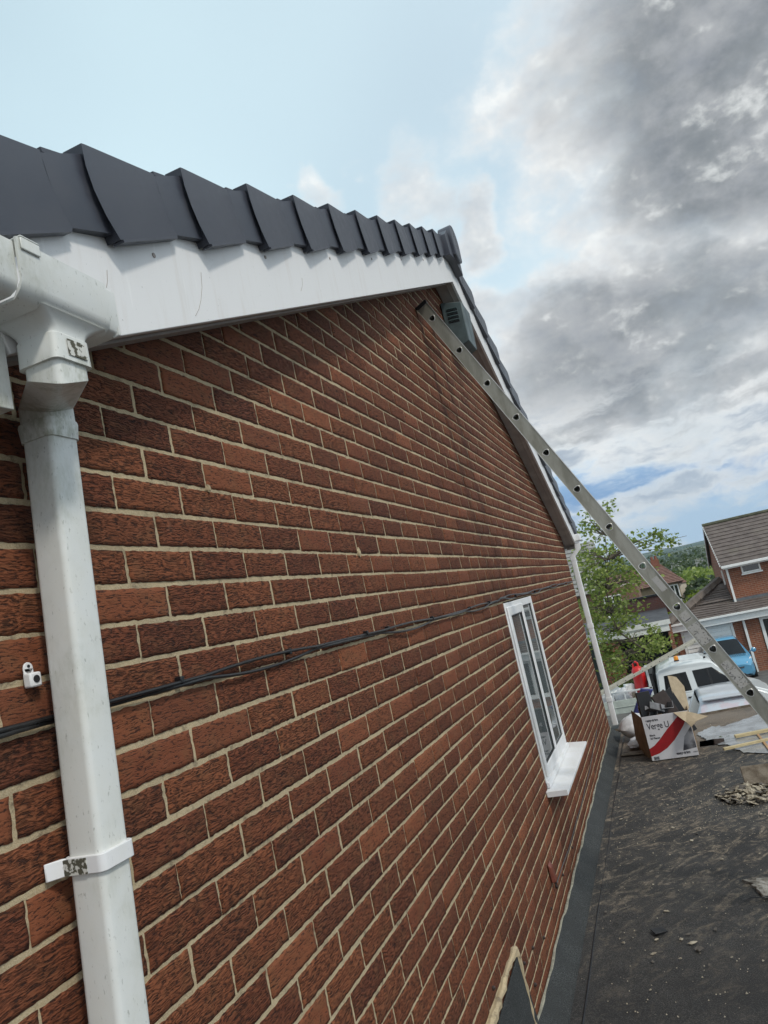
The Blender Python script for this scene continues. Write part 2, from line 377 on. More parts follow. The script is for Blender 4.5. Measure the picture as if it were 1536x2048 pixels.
# ================================================================== THE BRICK HOUSE (ours)
SL = .4178; TH = math.atan(SL); AY, AZ = 3.815, 2.004       # apex of the underside line of the barge board
BX = .14
def rake(y): return AZ - SL*abs(y-AY)
Y0, Y1 = -2.4, 8.10
ZB = -2.30
house = empty('brick_house', (0, 0, 0), 0, 'near house with rustic red brick gable wall, black verge and white barge board', 'house')
WY0, WY1, WZ0, WZ1 = 3.57, 4.70, -1.50, -.30
def brick_wall():
    V = []; F = []; Cc = []; nv = 0
    k0 = math.floor(-2.25/.075); 
    for row in range(-int(2.3/.075)-1, 31):                 # row r spans z in [r*.075, (r+1)*.075]
        za, zb = row*.075+.0050, (row+1)*.075-.0050
        par = ((row+1) % 2) * .1125                          # course below z=0 (row -1) has joints on the grid
        n0 = math.floor((Y0-par)/.225)
        for c in range(n0, int((Y1-par)/.225)+1):
            rnd = random.Random(row*977+c*131)
            ya = c*.225+par+.0040; yb = (c+1)*.225+par-.0040
            ya = max(ya, Y0); yb = min(yb, Y1)
            if yb-ya < .03: continue
            ymid = (ya+yb)/2
            if za > rake(ymid)+.16: continue
            ya += rnd.uniform(-.0025, .0025); yb += rnd.uniform(-.0025, .0025)
            z_a = za+rnd.uniform(-.0012, .0012)+.0018*math.sin(ymid*3.1+row); z_b = zb+rnd.uniform(-.0012, .0012)+.0018*math.sin(ymid*3.1+row)
            if zb > WZ0 and za < WZ1-.001:
                if ya >= WY0 and yb <= WY1: continue
                if ya < WY0 < yb: yb = WY0-.003
                if ya < WY1 < yb: ya = WY1+.003
            if yb-ya < .02: continue
            near = ymid < 1.2
            nx, nz = ((22, 8) if near else (12, 5) if ymid < 3 else (6, 3))
            gy, gz = np.meshgrid(np.linspace(0, 1, nx+1), np.linspace(0, 1, nz+1), indexing='ij')
            Yv = ya+(yb-ya)*gy; Zv = z_a+(z_b-z_a)*gz
            e = np.minimum(np.minimum(gy, 1-gy)*(yb-ya), np.minimum(gz, 1-gz)*(zb-za))
            sd = (row*31+c*7) & 1023
            X = .0022+.0028*(fbm(Yv*18, Zv*60, sd, 3)-.5)+rnd.uniform(-.0006, .0006)
            X = X - .0022*np.exp(-e/.0030)
            # ragged outline
            edge = e < 1e-6
            Yv = Yv + edge*(.0042*(vnoise(Zv*170, Yv*40, sd+5)-.5)); Zv = Zv + edge*(.0036*(vnoise(Yv*110, Zv*20, sd+9)-.5))
            P = np.stack([X, Yv, Zv], -1).reshape(-1, 3)
            idx = np.arange((nx+1)*(nz+1)).reshape(nx+1, nz+1)+nv
            q = np.stack([idx[:-1, :-1], idx[1:, :-1], idx[1:, 1:], idx[:-1, 1:]], -1).reshape(-1, 4)
            V.append(P); F.append(q); nP = len(P)
            # skirt
            loop = np.concatenate([idx[:, 0], idx[-1, 1:], idx[-2::-1, -1], idx[0, -2:0:-1]])-nv
            S = P[loop].copy(); S[:, 0] = -.012
            V.append(S); m_ = len(loop); a = loop+nv; bI = np.arange(m_)+nv+nP
            F.append(np.stack([a, bI, np.roll(bI, -1), np.roll(a, -1)], -1))
            nv += nP+m_
            t = rnd.random(); dk = rnd.choice((0, 0, .1, .25, .4, .7)) if rnd.random() < .7 else 0.
            sm = .8 if rnd.random() < .12 else rnd.uniform(0, .3)
            Cc.append(np.tile([t, dk, sm, 1.], (nP+m_, 1)))
    return quads('brick_wall', np.concatenate(V), np.concatenate(F), M_brick, house, np.concatenate(Cc))
brick_wall()
def mortar():                       # the bed of mortar behind the bricks, with the window opening left out
    mb = MB()
    top = [(Y0, rake(Y0)+.1), (AY, AZ+.1), (Y1-.004, rake(Y1)+.1)]
    x0, x1 = -.10, -.0012
    def slab(poly): mb.prism(poly, 0, x0, x1)
    slab([(Y0, ZB), (WY0, ZB), (WY0, rake(WY0)+.1), (Y0, rake(Y0)+.1)])
    slab([(WY0, ZB), (WY1, ZB), (WY1, WZ0), (WY0, WZ0)])
    slab([(WY0, WZ1), (WY1, WZ1), (WY1, rake(WY1)+.1), (AY, AZ+.1), (WY0, rake(WY0)+.1)])
    slab([(WY1, ZB), (Y1-.004, ZB), (Y1-.004, rake(Y1)+.1), (WY1, rake(WY1)+.1)])
    mb.build('mortar_bed', M_mortar, house)
    for (y, z, a, b_, sd) in ((-.128, .005, .010, .016, 1), (-.122, -.004, .014, .010, 12), (1.238, .004, .008, .014, 3), (.338, .153, .006, .009, 2)):
        rnd = random.Random(sd); n = 14; s = MB()
        ring = lambda k, x: [(x, y+a*k*math.cos(t*2*math.pi/n)*rnd.uniform(.7, 1.25), z+b_*k*math.sin(t*2*math.pi/n)*rnd.uniform(.7, 1.25)) for t in range(n)]
        s.loft([ring(1.25, -.004), ring(1.1, .006), ring(.6, .0095)]); s.build('mortar_smear', M_mortar, house, True)
mortar()
# return walls so the house is solid from the side
def b_farbrick(c1, c2, mo, sc=1.):
    def f(nt, b):
        g = nt.new('ShaderNodeNewGeometry'); sp = nt.new('ShaderNodeSeparateXYZ'); nt.l.new(g.outputs['Position'], sp.inputs[0])
        cv = nt.new('ShaderNodeCombineXYZ'); nt.put(cv.inputs[0], nt.math('ADD', sp.outputs[0], sp.outputs[1])); nt.put(cv.inputs[1], sp.outputs[2])
        t = nt.new('ShaderNodeTexBrick'); nt.l.new(cv.outputs[0], t.inputs['Vector'])
        t.inputs['Color1'].default_value = c1+(1,); t.inputs['Color2'].default_value = c2+(1,); t.inputs['Mortar'].default_value = mo+(1,)
        t.inputs['Scale'].default_value = 1.; t.inputs['Brick Width'].default_value = .225*sc; t.inputs['Row Height'].default_value = .075*sc; t.inputs['Mortar Size'].default_value = .006*sc; t.inputs['Bias'].default_value = -.1
        n = nt.noise(g.outputs['Position'], 1.6, 5, .6)
        nt.put(b.inputs['Base Color'], nt.mix(nt.ramp(n, .35, .7, 0., .35), t.outputs['Color'], tuple(c*.55 for c in c1)))
        b.inputs['Roughness'].default_value = .9
    return f
M_retbrick = mat('return_brick', b_farbrick((.20, .062, .035), (.13, .042, .026), (.40, .34, .24)))
mb = MB(); mb.box(-6., -.101, Y1-.25, Y1, -5.05, rake(Y1)+.1)
mb.prism([(Y0, -5.05), (Y1-.251, -5.05), (Y1-.251, ZB-.002), (Y0, ZB-.002)], 0, -.26, -.0015)
mb.box(-6., -5.75, Y0, Y1-.251, -5.05, .2); mb.box(-5.749, -.27, Y0, Y0+.25, -5.05, -.62)
mb.build('rear_wall', M_retbrick, house)

# ---- roof, soffit, barge board
def rp(side, s, n, x):      # side -1 = near rake, +1 = far rake; s measured down the slope from the apex, n square to it
    return (x, AY+side*(s*math.cos(TH)+n*math.sin(TH)), AZ-s*math.sin(TH)+n*math.cos(TH))
LEN = {-1: 4.52, 1: 4.90}
for side in (-1, 1):
    L = LEN[side]; mb = MB(); n0, n1 = 0., .232
    mi = lambda n: -n*math.tan(TH)                         # mitre on the apex line
    for (xa, xb, a, b_) in ((BX-.018, BX, 0., .232),):
        mb.hexa([rp(side, mi(a), a, xa), rp(side, L, a, xa), rp(side, L, a, xb), rp(side, mi(a), a, xb)],
                [rp(side, mi(b_), b_, xa), rp(side, L, b_, xa), rp(side, L, b_, xb), rp(side, mi(b_), b_, xb)])
    mb.build('barge_board', M_barge, house, False, .002)
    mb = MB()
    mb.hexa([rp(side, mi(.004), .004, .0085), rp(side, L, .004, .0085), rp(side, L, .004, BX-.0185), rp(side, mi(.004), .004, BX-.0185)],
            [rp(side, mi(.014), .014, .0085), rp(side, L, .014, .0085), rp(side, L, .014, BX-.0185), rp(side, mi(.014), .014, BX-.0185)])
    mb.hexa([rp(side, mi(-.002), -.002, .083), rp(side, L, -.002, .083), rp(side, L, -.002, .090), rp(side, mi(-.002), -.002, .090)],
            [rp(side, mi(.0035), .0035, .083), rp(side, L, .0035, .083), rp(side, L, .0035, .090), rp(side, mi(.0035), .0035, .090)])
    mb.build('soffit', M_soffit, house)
    for i in range(9):       # screw heads under the tiles
        s = .27+i*.62 if side < 0 else .3+i*.62
        if s > L-.2: break
        c = Vector(rp(side, s, .155, BX)); mb = MB(); mb.lathe([(.0055, 0), (.0055, .002), (.003, .003)], c, 10, Matrix.Rotation(math.pi/2, 3, 'Y')); mb.build('screw_head', M_soffit, house)
    # tiled slope: lapped courses running along x
    mb = MB(); g = .318; i = 0; s = .05
    while s < L:
        e = min(s+g+.06, L+.05)
        mb.hexa([rp(side, s, .245, -6.1), rp(side, e, .262, -6.1), rp(side, e, .262, .12), rp(side, s, .245, .12)],
                [rp(side, s, .262, -6.1), rp(side, e, .292, -6.1), rp(side, e, .292, .12), rp(side, s, .262, .12)])
        s += g
    mb.build('roof', M_tile, house)
for pts in ([(402, 545), (404, 575), (402, 600), (398, 618), (391, 632)], [(604, 556), (605, 570), (602, 582)], [(214, 540), (215, 562), (213, 575)]):
    q = []
    for u, v in pts:
        d = raydir(u, v); t_ = (BX+.0004-CAM.x)/d.x; q.append(CAM+d*t_)
    mb = MB(); mb.tube(q, .0006, 5); mb.build('scuff', M_soffit, house)
# box end of the barge board at each eave
mb = MB(); mb.prism([(-.362, rake(-.362)+.05), (-.362, .172), (-.75, .150), (-.75, rake(-.75)+.05)], 0, .030, .137); mb.build('box_end', M_pvcd, house, False, .008, 3)
mb = MB(); mb.box(.012, .118, 8.19, 8.33, .135, rake(8.33)+.02); mb.build('box_end', M_soffit, house, False, .004)
# ---- dry verge units
def verge_unit(side, s):     # s = distance of the lower (flared) end down the slope
    mb = MB()
    def ring(ds, a, b_, xo, xi, bow=0.):
        bow *= 1.7; pts = []
        for t in (0, .25, .5, .75, 1):
            pts.append(rp(side, s-ds+bow*4*t*(1-t), a+(b_-a)*t, xo+.004*4*t*(1-t)))
        for t in (1, 0): pts.append(rp(side, s-ds, a+(b_-a)*t, xi))
        return pts
    mb.loft([ring(0, .172, .352, .172, .128, .016), ring(.010, .173, .351, .1725, .126, .016), ring(.262, .193, .330, .158, .11, .010)])
    o = mb.build('verge_cap', M_verge, house, True, 0, 2, 30)
    lb = MB(); lb.hexa([rp(side, s-.004, .166, .150), rp(side, s-.255, .187, .142), rp(side, s-.255, .187, .160), rp(side, s-.004, .166, .1755)],
                  [rp(side, s-.004, .1715, .150), rp(side, s-.255, .1925, .142), rp(side, s-.255, .1925, .160), rp(side, s-.004, .1715, .1755)])
    lb.build('lip', M_verge, o)
    sp = MB(); sp.loft([ring(.2625, .197, .327, .1545, .11, .010), ring(.395, .186, .338, .1625, .11, .010)])
    sp.build('spigot', M_verge, o, True, 0, 2, 30)
    tb = MB(); tb.hexa([rp(side, s-.28, .332, .10), rp(side, s-.40, .330, .10), rp(side, s-.40, .330, .143), rp(side, s-.28, .332, .150)],
                  [rp(side, s-.28, .341, .10), rp(side, s-.40, .336, .10), rp(side, s-.40, .336, .143), rp(side, s-.28, .341, .150)])
    tb.build('top_flange', M_verge, o)
ce = math.cos(TH)
for k in range(-2, 11):
    yk = -.147+.347*k                                       # where the flared corner of each unit was measured
    s = (AY-(yk+.352*math.sin(TH)*1.0))/ce
    if s > .25: verge_unit(-1, s)
for k in range(13):
    s = .50+k*.365
    if s < 5.0: verge_unit(1, s)
# ridge end cap and ridge tiles
mb = MB(); R_ = .112; zc = AZ+.305; CY = AY+.045; xs = (.118, .196)
def cap_ring(x, r, dz=0):
    pts = []
    for i in range(17):
        a = math.pi*(-.12+1.24*i/16); pts.append((x, CY+r*math.cos(a), zc+r*math.sin(a)*1.1))
    pts.append((x, CY-r*.80, zc-r*1.2)); pts.append((x, CY-r*.15, zc-r*1.45)); pts.append((x, CY+r*.15, zc-r*1.45)); pts.append((x, CY+r*.80, zc-r*1.2))
    return pts
mb.loft([cap_ring(.125, R_-.004), cap_ring(.216, R_), cap_ring(.222, R_-.007)]); capo = mb.build('ridge_cap', M_verge, house, True, 0, 2, 30)
mb = MB(); mb.prism([(AY-.16, AZ+.125), (AY, AZ+.150), (AY+.19, AZ+.10), (AY+.20, AZ+.26), (AY+.12, AZ+.34), (AY-.10, AZ+.34), (AY-.17, AZ+.28)], 0, .1415, .196); mb.build('cap_skirt', M_verge, capo, False, .004)
mb = MB()
for (dy, dz) in ((0, .06), (-.02, .03), (.025, .028), (.03, -.03), (-.03, -.05), (0, -.055), (.01, -.11)):
    mb.lathe([(.004, 0), (.003, .002)], (.222, CY+dy, zc+dz), 8, Matrix.Rotation(math.pi/2, 3, 'Y'))
mb.build('cap_screw', M_black, capo)
mb = MB()
x = .088
while x > -6.1:
    mb.loft([[(x, AY+r*math.cos(math.pi*i/10), zc+r*math.sin(math.pi*i/10)*.9-.02) for i in range(11)] for x, r in ((x-.004, .128), (x-.44, .122))])
    x -= .45
mb.build('ridge_tile', M_tile, house, True)

# ---- window
def window():
    wr = empty('window', (0, 0, 0)); wr.parent = house
    y0, y1, z0, z1 = WY0+.004, WY1-.004, -1.455, WZ1-.008; t = .052; xf = .006; ym = 4.145
    mb = MB(); mb.box(-.06, xf, y0, y0+t, z0, z1); mb.box(-.06, xf, y1-t, y1, z0, z1); mb.box(-.06, xf, y0+t, y1-t, z1-t, z1); mb.box(-.06, xf, y0+t, y1-t, z0, z0+t+.02); mb.box(-.06, xf, ym-.03, ym+.03, z0+t+.02, z1-t)
    mb.build('frame', M_pvcclean, wr, False, .004)
    mb = MB(); sa, sb, sc_, sd_ = y0+.022, ym+.016, z0+.03, z1-.028; q = .062; xs = .020
    mb.box(xf+.001, xs, sa, sa+q, sc_, sd_); mb.box(xf+.001, xs, sb-q, sb, sc_, sd_); mb.box(xf+.001, xs, sa+q, sb-q, sd_-q, sd_); mb.box(xf+.001, xs, sa+q, sb-q, sc_, sc_+q)
    mb.build('sash', M_pvcclean, wr, False, .006)
    mb = MB()
    for (a, b_, c, d) in ((sa+q, sb-q, sc_+q, sd_-q), (ym+.03, y1-t, z0+t+.02, z1-t)):
        e = .006; X = xf+.0015 if a < ym else -.009
        mb.box(X, X+.004, a, a+e, c, d); mb.box(X, X+.004, b_-e, b_, c, d); mb.box(X, X+.004, a+e, b_-e, c, c+e); mb.box(X, X+.004, a+e, b_-e, d-e, d)
    mb.build('gasket', M_black, wr)
    def b_gl(nt, b):
        b.inputs['Transmission Weight'].default_value = .55; b.inputs['IOR'].default_value = 1.5
    gm = mat('pane_glass', b_gl, (.25, .28, .28), .02)
    mb = MB(); mb.box(-.002, .004, sa+q-.008, sb-q+.008, sc_+q-.008, sd_-q+.008); mb.build('pane', gm, wr)
    mb = MB(); mb.box(-.016, -.010, ym+.028, y1-t+.004, z0+t+.016, z1-t+.004); mb.build('pane', gm, wr)
    # room behind: dark back, curtain at each side
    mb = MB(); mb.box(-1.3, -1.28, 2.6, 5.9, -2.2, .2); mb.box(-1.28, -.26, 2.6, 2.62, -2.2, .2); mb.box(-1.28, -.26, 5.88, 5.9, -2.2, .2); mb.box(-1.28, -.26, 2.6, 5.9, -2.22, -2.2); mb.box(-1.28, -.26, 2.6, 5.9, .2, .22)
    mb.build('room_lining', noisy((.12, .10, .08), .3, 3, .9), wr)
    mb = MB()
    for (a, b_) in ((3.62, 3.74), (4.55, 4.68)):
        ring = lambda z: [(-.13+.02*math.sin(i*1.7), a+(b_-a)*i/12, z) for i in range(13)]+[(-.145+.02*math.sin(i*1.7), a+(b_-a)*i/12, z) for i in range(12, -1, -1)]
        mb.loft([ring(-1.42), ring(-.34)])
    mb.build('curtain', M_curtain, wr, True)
    mb = MB()
    mb.prism([(-.05, -1.485), (.135, -1.500), (.135, -1.518), (.128, -1.518), (.126, -1.506), (-.05, -1.497)], 1, 3.50, 4.845)
    mb.box(.004, .133, 3.496, 3.4995, -1.520, -1.486)
    mb.box(.0, .020, 3.58, 4.69, -1.4855, -1.4555)
    mb.build('sill', M_pvcclean, wr, False, .004)
window()

# ---- rainwater goods
def rrect(cx, cy, wx, wy, r, z, n=4, skew=(0, 0)):
    pts = []
    for (sx, sy, a0) in ((1, 1, 0), (-1, 1, 90), (-1, -1, 180), (1, -1, 270)):
        for i in range(n+1):
            a = math.radians(a0+90*i/n); pts.append((cx+sx*(wx/2-r)+r*math.cos(a), cy+sy*(wy/2-r)+r*math.sin(a), z+skew[0]*0))
    return pts
def downpipe_near():
    p = empty('downpipe', (0, 0, 0)); p.parent = house
    px0, py0, wd = .0605, -.2165, .065
    lean = -.045                                            # the pipe is not quite plumb in the photo
    cyz = lambda z: py0+lean*(.17-z)
    mb = MB(); mb.loft([rrect(px0, cyz(z), wd, wd, .011, z, 5) for z in (.182, 0, -.25, -.5, -.8, -1.2, -1.6, -2.05)]); mb.build('pipe', M_pvc, p, True)
    mb = MB(); mb.loft([rrect(px0, cyz(.17), wd+.006, wd+.006, .013, .166, 5), rrect(px0, cyz(.17), wd+.010, wd+.010, .013, .193, 5), rrect(px0, cyz(.17), wd+.008, wd+.008, .013, .198, 5)]); mb.build('socket', M_pvcd, p, True)
    ox, oy = OUTX, OUTY
    mb = MB(); W4 = wd+.004; pv = Vector((px0, cyz(.2))); ov = Vector((ox, oy)); dd = (pv-ov).normalized()
    def tilt(c, w4, z_lo, z_hi):    # ring whose height runs along the outlet-to-pipe direction
        return [(x, y, z_lo+(z_hi-z_lo)*(((Vector((x, y))-Vector(c)).dot(dd)/(w4*.66))+1)/2) for x, y, z in rrect(c[0], c[1], w4, w4, .013, 0, 5)]
    mb.loft([rrect(ox, oy, W4, W4, .013, .236, 5), tilt((ox, oy), W4, .189, .236), tilt((px0, cyz(.2)), W4, .205, .250), rrect(px0, cyz(.2), W4, W4, .013, .197, 5)])
    mb.build('offset_bend', M_pvcd, p, True, 0.006, 3, 60)
    # bracket with its ear on the wall and a torn label
    zb_ = -.508; cy = cyz(zb_)
    mb = MB(); mb.loft([rrect(px0+.0015, cy, wd+.011, wd+.009, .012, zb_-.013, 5), rrect(px0+.0015, cy, wd+.011, wd+.009, .012, zb_+.013, 5)])
    mb.hexa([(.006, cy-.056, zb_-.013), (.009, cy-.056, zb_-.013), (.030, cy-.034, zb_-.013), (.020, cy-.034, zb_-.013)], [(.006, cy-.056, zb_+.013), (.009, cy-.056, zb_+.013), (.030, cy-.034, zb_+.013), (.020, cy-.034, zb_+.013)])
    mb.hexa([(.006, cy+.034, zb_-.013), (.020, cy+.034, zb_-.013), (.010, cy+.074, zb_-.013), (.006, cy+.074, zb_-.013)], [(.006, cy+.034, zb_+.013), (.020, cy+.034, zb_+.013), (.010, cy+.074, zb_+.013), (.006, cy+.074, zb_+.013)])
    br = mb.build('bracket', M_pvcclean, p, False, .002)
    def b_lab(nt, b):
        g = nt.geo(); n = nt.noise(g, 95, 4, .6)
        nt.put(b.inputs['Base Color'], nt.mix(nt.ramp(n, .47, .53), (.62, .61, .56), (.085, .080, .055))); b.inputs['Roughness'].default_value = .8
    global M_label; M_label = mat('torn_label', b_lab)
    mb = MB(); mb.box(.026, .070, cy-.0385, cy-.0375, zb_-.012, zb_+.011); l = mb.build('torn_label', M_label, p)
    mb = MB(); mb.box(ox+.0402, ox+.0412, oy-.014, oy+.024, .238, .264); mb.build('torn_label', M_label, p)
GX = .24                                                    # outer face of the gutter
OUTX, OUTY = .1865, -.319
def gutter_near():
    g = empty('gutter', (0, 0, 0)); g.parent = house
    def prof(y, gx=GX, w=.118, zt=.378, zb_=.300, th=.0, dx=0):
        r = .018; pts = []
        o = [(gx+th, zt+th), (gx+th, zb_+r), (gx+th-.005, zb_+.006), (gx+th-r, zb_-th), (gx-w+r-th, zb_-th), (gx-w-th+.005, zb_+.006), (gx-w-th, zb_+r), (gx-w-th, zt+th)]
        i = [(gx-w-th+.004, zt+th), (gx-w+.004-th, zb_+r), (gx-w+r-th, zb_+.004-th), (gx-r+th, zb_+.004-th), (gx-.004+th, zb_+r), (gx-.004+th, zt+th)]
        return [(a, y, b_) for a, b_ in o+i]
    mb = MB(); mb.loft([prof(-2.4), prof(-.426)]); mb.build('channel', M_pvc, g, True, 0, 2, 50)
    # running outlet: trough plus flared spout
    mb = MB(); mb.loft([prof(-.425, th=.006), prof(-.385, th=.006)])
    mb.loft([prof(-.3848, th=.0035), prof(-.243, th=.0035)])
    rings = []
    for t in np.linspace(0, 1, 9):                           # concave fillets down to the square spout
        z = .3005-(.3005-.270)*t; k = (1-t)**2.4
        rings.append([(x, y, z) for x, y, z in rrect(OUTX-.003*k, OUTY, .074+.032*k, .075+.075*k, .013, z, 5)])
    mb.loft(rings)
    mb.loft([rrect(OUTX, OUTY, .077, .079, .013, .2618, 5), rrect(OUTX, OUTY, .080, .082, .013, .236+.034, 5)]) if False else None
    o = mb.build('running_outlet', M_pvc, g, True, 0, 2, 50)
    mb = MB(); mb.loft([rrect(OUTX, OUTY, .079, .081, .013, .300-.0, 5), rrect(OUTX, OUTY, .079, .081, .013, .2625, 5)]); 
    mb = MB(); mb.loft([rrect(OUTX, OUTY, .079, .080, .012, .2300, 5), rrect(OUTX, OUTY, .0775, .078, .012, .2705, 5), rrect(OUTX, OUTY, .075, .076, .012, .2720, 5)]); mb.build('spout_rim', M_pvcd, g, True)
    mb = MB(); mb.loft([prof(-.2425, gx=GX-.0015), prof(-.216, gx=GX-.0015)])
    mb.box(GX-.1195, GX-.0016, -.220, -.2155, .3005, .374)
    mb.build('end_stop', M_pvc, g, True, .003, 2, 40)
    mb = MB(); mb.box(GX-.128, GX+.0095, -.420, -.385, .3845, .3875); mb.box(GX+.0065, GX+.0095, -.420, -.385, .366, .3842); mb.build('joint_clip', M_pvc, g, False, .002)
    mb = MB(); mb.box(.13, .138, -2.4, -.78, .10, .40) ; mb.build('fascia', M_pvcd, g)
gutter_near(); downpipe_near()
def far_pipe():
    p = empty('downpipe', (0, 0, 0)); p.parent = house
    mb = MB(); c = (.062, 8.235)
    mb.loft([rrect(c[0], c[1], .065, .065, .01, z) for z in (-2.06, -1.0, -.02)]); mb.build('pipe', M_pvcclean, p, True)
    mb = MB(); mb.loft([rrect(c[0], c[1], .070, .070, .01, z) for z in (-.03, .02)]+[rrect(.150, 8.245, .07, .07, .01, .10), rrect(.155, 8.245, .07, .07, .01, .20)]); mb.build('offset_bend', M_pvcclean, p, True, 0, 2, 60)
    mb = MB()
    for z in (-.88, -1.78): mb.loft([rrect(c[0], c[1], .076, .076, .01, z), rrect(c[0], c[1], .076, .076, .01, z+.05)])
    mb.build('socket', M_pvcclean, p, True)
    g = empty('gutter', (0, 0, 0)); g.parent = house
    mb = MB(); mb.prism([(8.36, .29), (8.36, .21), (8.39, .196), (8.45, .196), (8.478, .21), (8.478, .29)], 0, -6.0, .20); mb.box(.10, .205, 8.19, 8.36, .20, .285)
    mb.build('channel', M_pvcclean, g, False, .006)
    mb = MB(); mb.box(-6.0, .10, 8.335, 8.355, .13, .31); mb.build('fascia', M_pvcclean, g)
far_pipe()

# ---- things fixed to the wall
def bell_box():
    t = empty('alarm_box', (0, 3.844, 1.56), 0, 'dark green alarm box with louvres high on the gable wall under the soffit', 'alarm box')
    mb = MB(); y0, y1 = 0., .26
    b0 = [(.006, y0, -.03), (.075, y0, -.03), (.150, y0+.0, .0), (.160, y0, .295), (.006, y0, .335)]
    front = [Vector(v) for v in b0]; back = [Vector((v[0], y1, v[2])) for v in b0]
    mb.loft([[(a.x, a.y, a.z) for a in front], [(a.x, a.y, a.z) for a in back]])
    mb.build('casing', noisy((.075, .105, .108), .3, 9, .5), t, False, .006)
    mb = MB()
    for i in range(4):
        z = .175+i*.029; mb.tube([(.042, -.002, z+.008), (.08, -.004, z+.004), (.118, -.002, z)], .0062, 8)
    mb.build('louvre', noisy((.055, .088, .09), .2, 9, .45), t, True)
    mb = MB()
    for i in range(4):
        z = .161+i*.029; mb.tube([(.042, .0, z+.008), (.08, -.0005, z+.004), (.118, .0, z)], .0042, 8)
    mb.build('slot', M_black, t, True)
bell_box()
def cables():
    t = empty('wall_cable', (0, 0, -.29), 0, 'pair of black cables clipped along one mortar course of the brick wall', 'cable')
    for ph in (0, 1):
        pts = []; y = -2.3
        while y < 7.9:
            # the two runs cross and part like loosely pinned wire
            amp = .015 if y > .03 else .004
            a = math.sin(y*5.6-1.2+.4*math.sin(y*1.7))
            z = -.0 + (1 if ph else -1)*amp*max(0, a)**.8*(1 if ph == 0 else .45)+.004*math.sin(y*2.3)+(.006 if ph else 0)
            x = .0135+.004*math.sin(y*9+ph*2)+(.003 if ph else 0)
            if y > 3.4: z += .012
            pts.append((x, y, z)); y += .045
        mb = MB(); mb.tube(pts, .0042, 8); mb.build('cable', noisy((.016, .016, .017), .3, 60, .33), t, True)
    for y in (.085, .56, 1.12, 1.33, 1.9, 2.6, 3.1, 4.0, 4.9, 5.8):
        mb = MB(); mb.box(.006, .023, y-.006, y+.006, .003+.004*math.sin(y*2.3), .018+.004*math.sin(y*2.3)); mb.build('cable_clip', M_black, t, False, .002)
cables()
def grey_clip():
    t = empty('pipe_clip', (0, -.281, -.22), 0, 'small white plastic pipe clip screwed to the bricks left of the near downpipe', 'pipe clip')
    mb = MB(); mb.box(.006, .022, -.0115, .0115, -.014, .009); mb.build('saddle', M_pvcclean, t, False, .003)
    mb = MB(); mb.lathe([(.0095, 0), (.0095, .003)], (.006, 0, .017), 14, Matrix.Rotation(math.pi/2, 3, 'Y')); mb.box(.006, .009, -.0095, .0095, .005, .017); mb.build('tab', M_pvcclean, t, False, .001)
    mb = MB(); mb.lathe([(.006, 0), (.006, .002)], (.0215, .0, -.002), 12, Matrix.Rotation(math.pi/2, 3, 'Y')); mb.lathe([(.0025, 0), (.0025, .002)], (.0085, 0, .020), 8, Matrix.Rotation(math.pi/2, 3, 'Y')); mb.build('hole', M_black, t)
grey_clip()
# flashing remnant and small vent near the base
fl = empty('flashing_patch', (0, 1.9, -1.8), 0, 'triangular felt flashing with mortar edge on the wall just above the flat roof', 'flashing')
mb = MB(); mb.prism([(.155, .055), (-.40, .02), (-.70, -.02), (-.70, -.40), (.25, -.35)], 0, .009, .017); mb.build('felt_patch', M_feltg, fl, False, .002)
mb = MB()
rnd = random.Random(3); pts = []
for a, b_, n in (((.19, -.35), (.14, .085), 10), ((.14, .085), (-.42, .055), 16), ((-.42, .055), (-.75, .01), 10)):
    for i in range(n): pts.append((a[0]+(b_[0]-a[0])*i/n, a[1]+(b_[1]-a[1])*i/n))
mb.tube([(.008, y+rnd.uniform(-.006, .006), z+rnd.uniform(-.006, .006)) for y, z in pts], [rnd.uniform(.010, .020) for _ in pts], 7); mb.build('mortar_fillet', M_mortar, fl, True)
vp = empty('overflow_outlet', (0, 3.08, -1.80), 0, 'small terracotta plastic cover low on the brick wall', 'pipe cover')
mb = MB(); mb.loft([[(.006, -.035, -.05), (.006, .035, -.05), (.006, .035, .05), (.006, -.035, .05)], [(.030, -.028, -.05), (.030, .028, -.05), (.022, .028, .03), (.022, -.028, .03)]]); mb.build('cover', noisy((.17, .045, .026), .2, 20, .5), vp, False, .005)
mb = MB(); mb.tube([(.02, 0, -.055), (.022, 0, -.078), (.018, .01, -.09)], .008, 8); mb.build('spout', M_brown, vp, True)
lc = MB(); lc.tube([(.011, 3.12+.3*i, -1.89+.005*math.sin(i*2.1)-.012*i+(.02*i*i/12)) for i in range(13)], .0032, 6)
tag(lc.build('loose_wire', noisy((.10, .10, .10), .3, 40, .6), None, True), 'thin grey wire sagging along the lowest brick courses', 'wire')
nl = []
for (y, z) in ((2.35, -1.86), (2.15, -1.83), (2.9, -1.92), (2.6, -1.93), (2.25, -1.97), (1.66, -1.68), (3.4, -1.94), (3.9, -1.96)):
    mb = MB(); mb.lathe([(.009, -.004), (.008, .004), (.004, .008)], (.004, 0, 0), 9, Matrix.Rotation(math.pi/2, 3, 'Y')); o = mb.build('wall_plug', M_brown, None, True); o.location = (0, y, z)
    tag(o, 'dark wall plug left in the lower mortar joints above the flat roof', 'wall plug', 'wall plugs left in the lower joints')

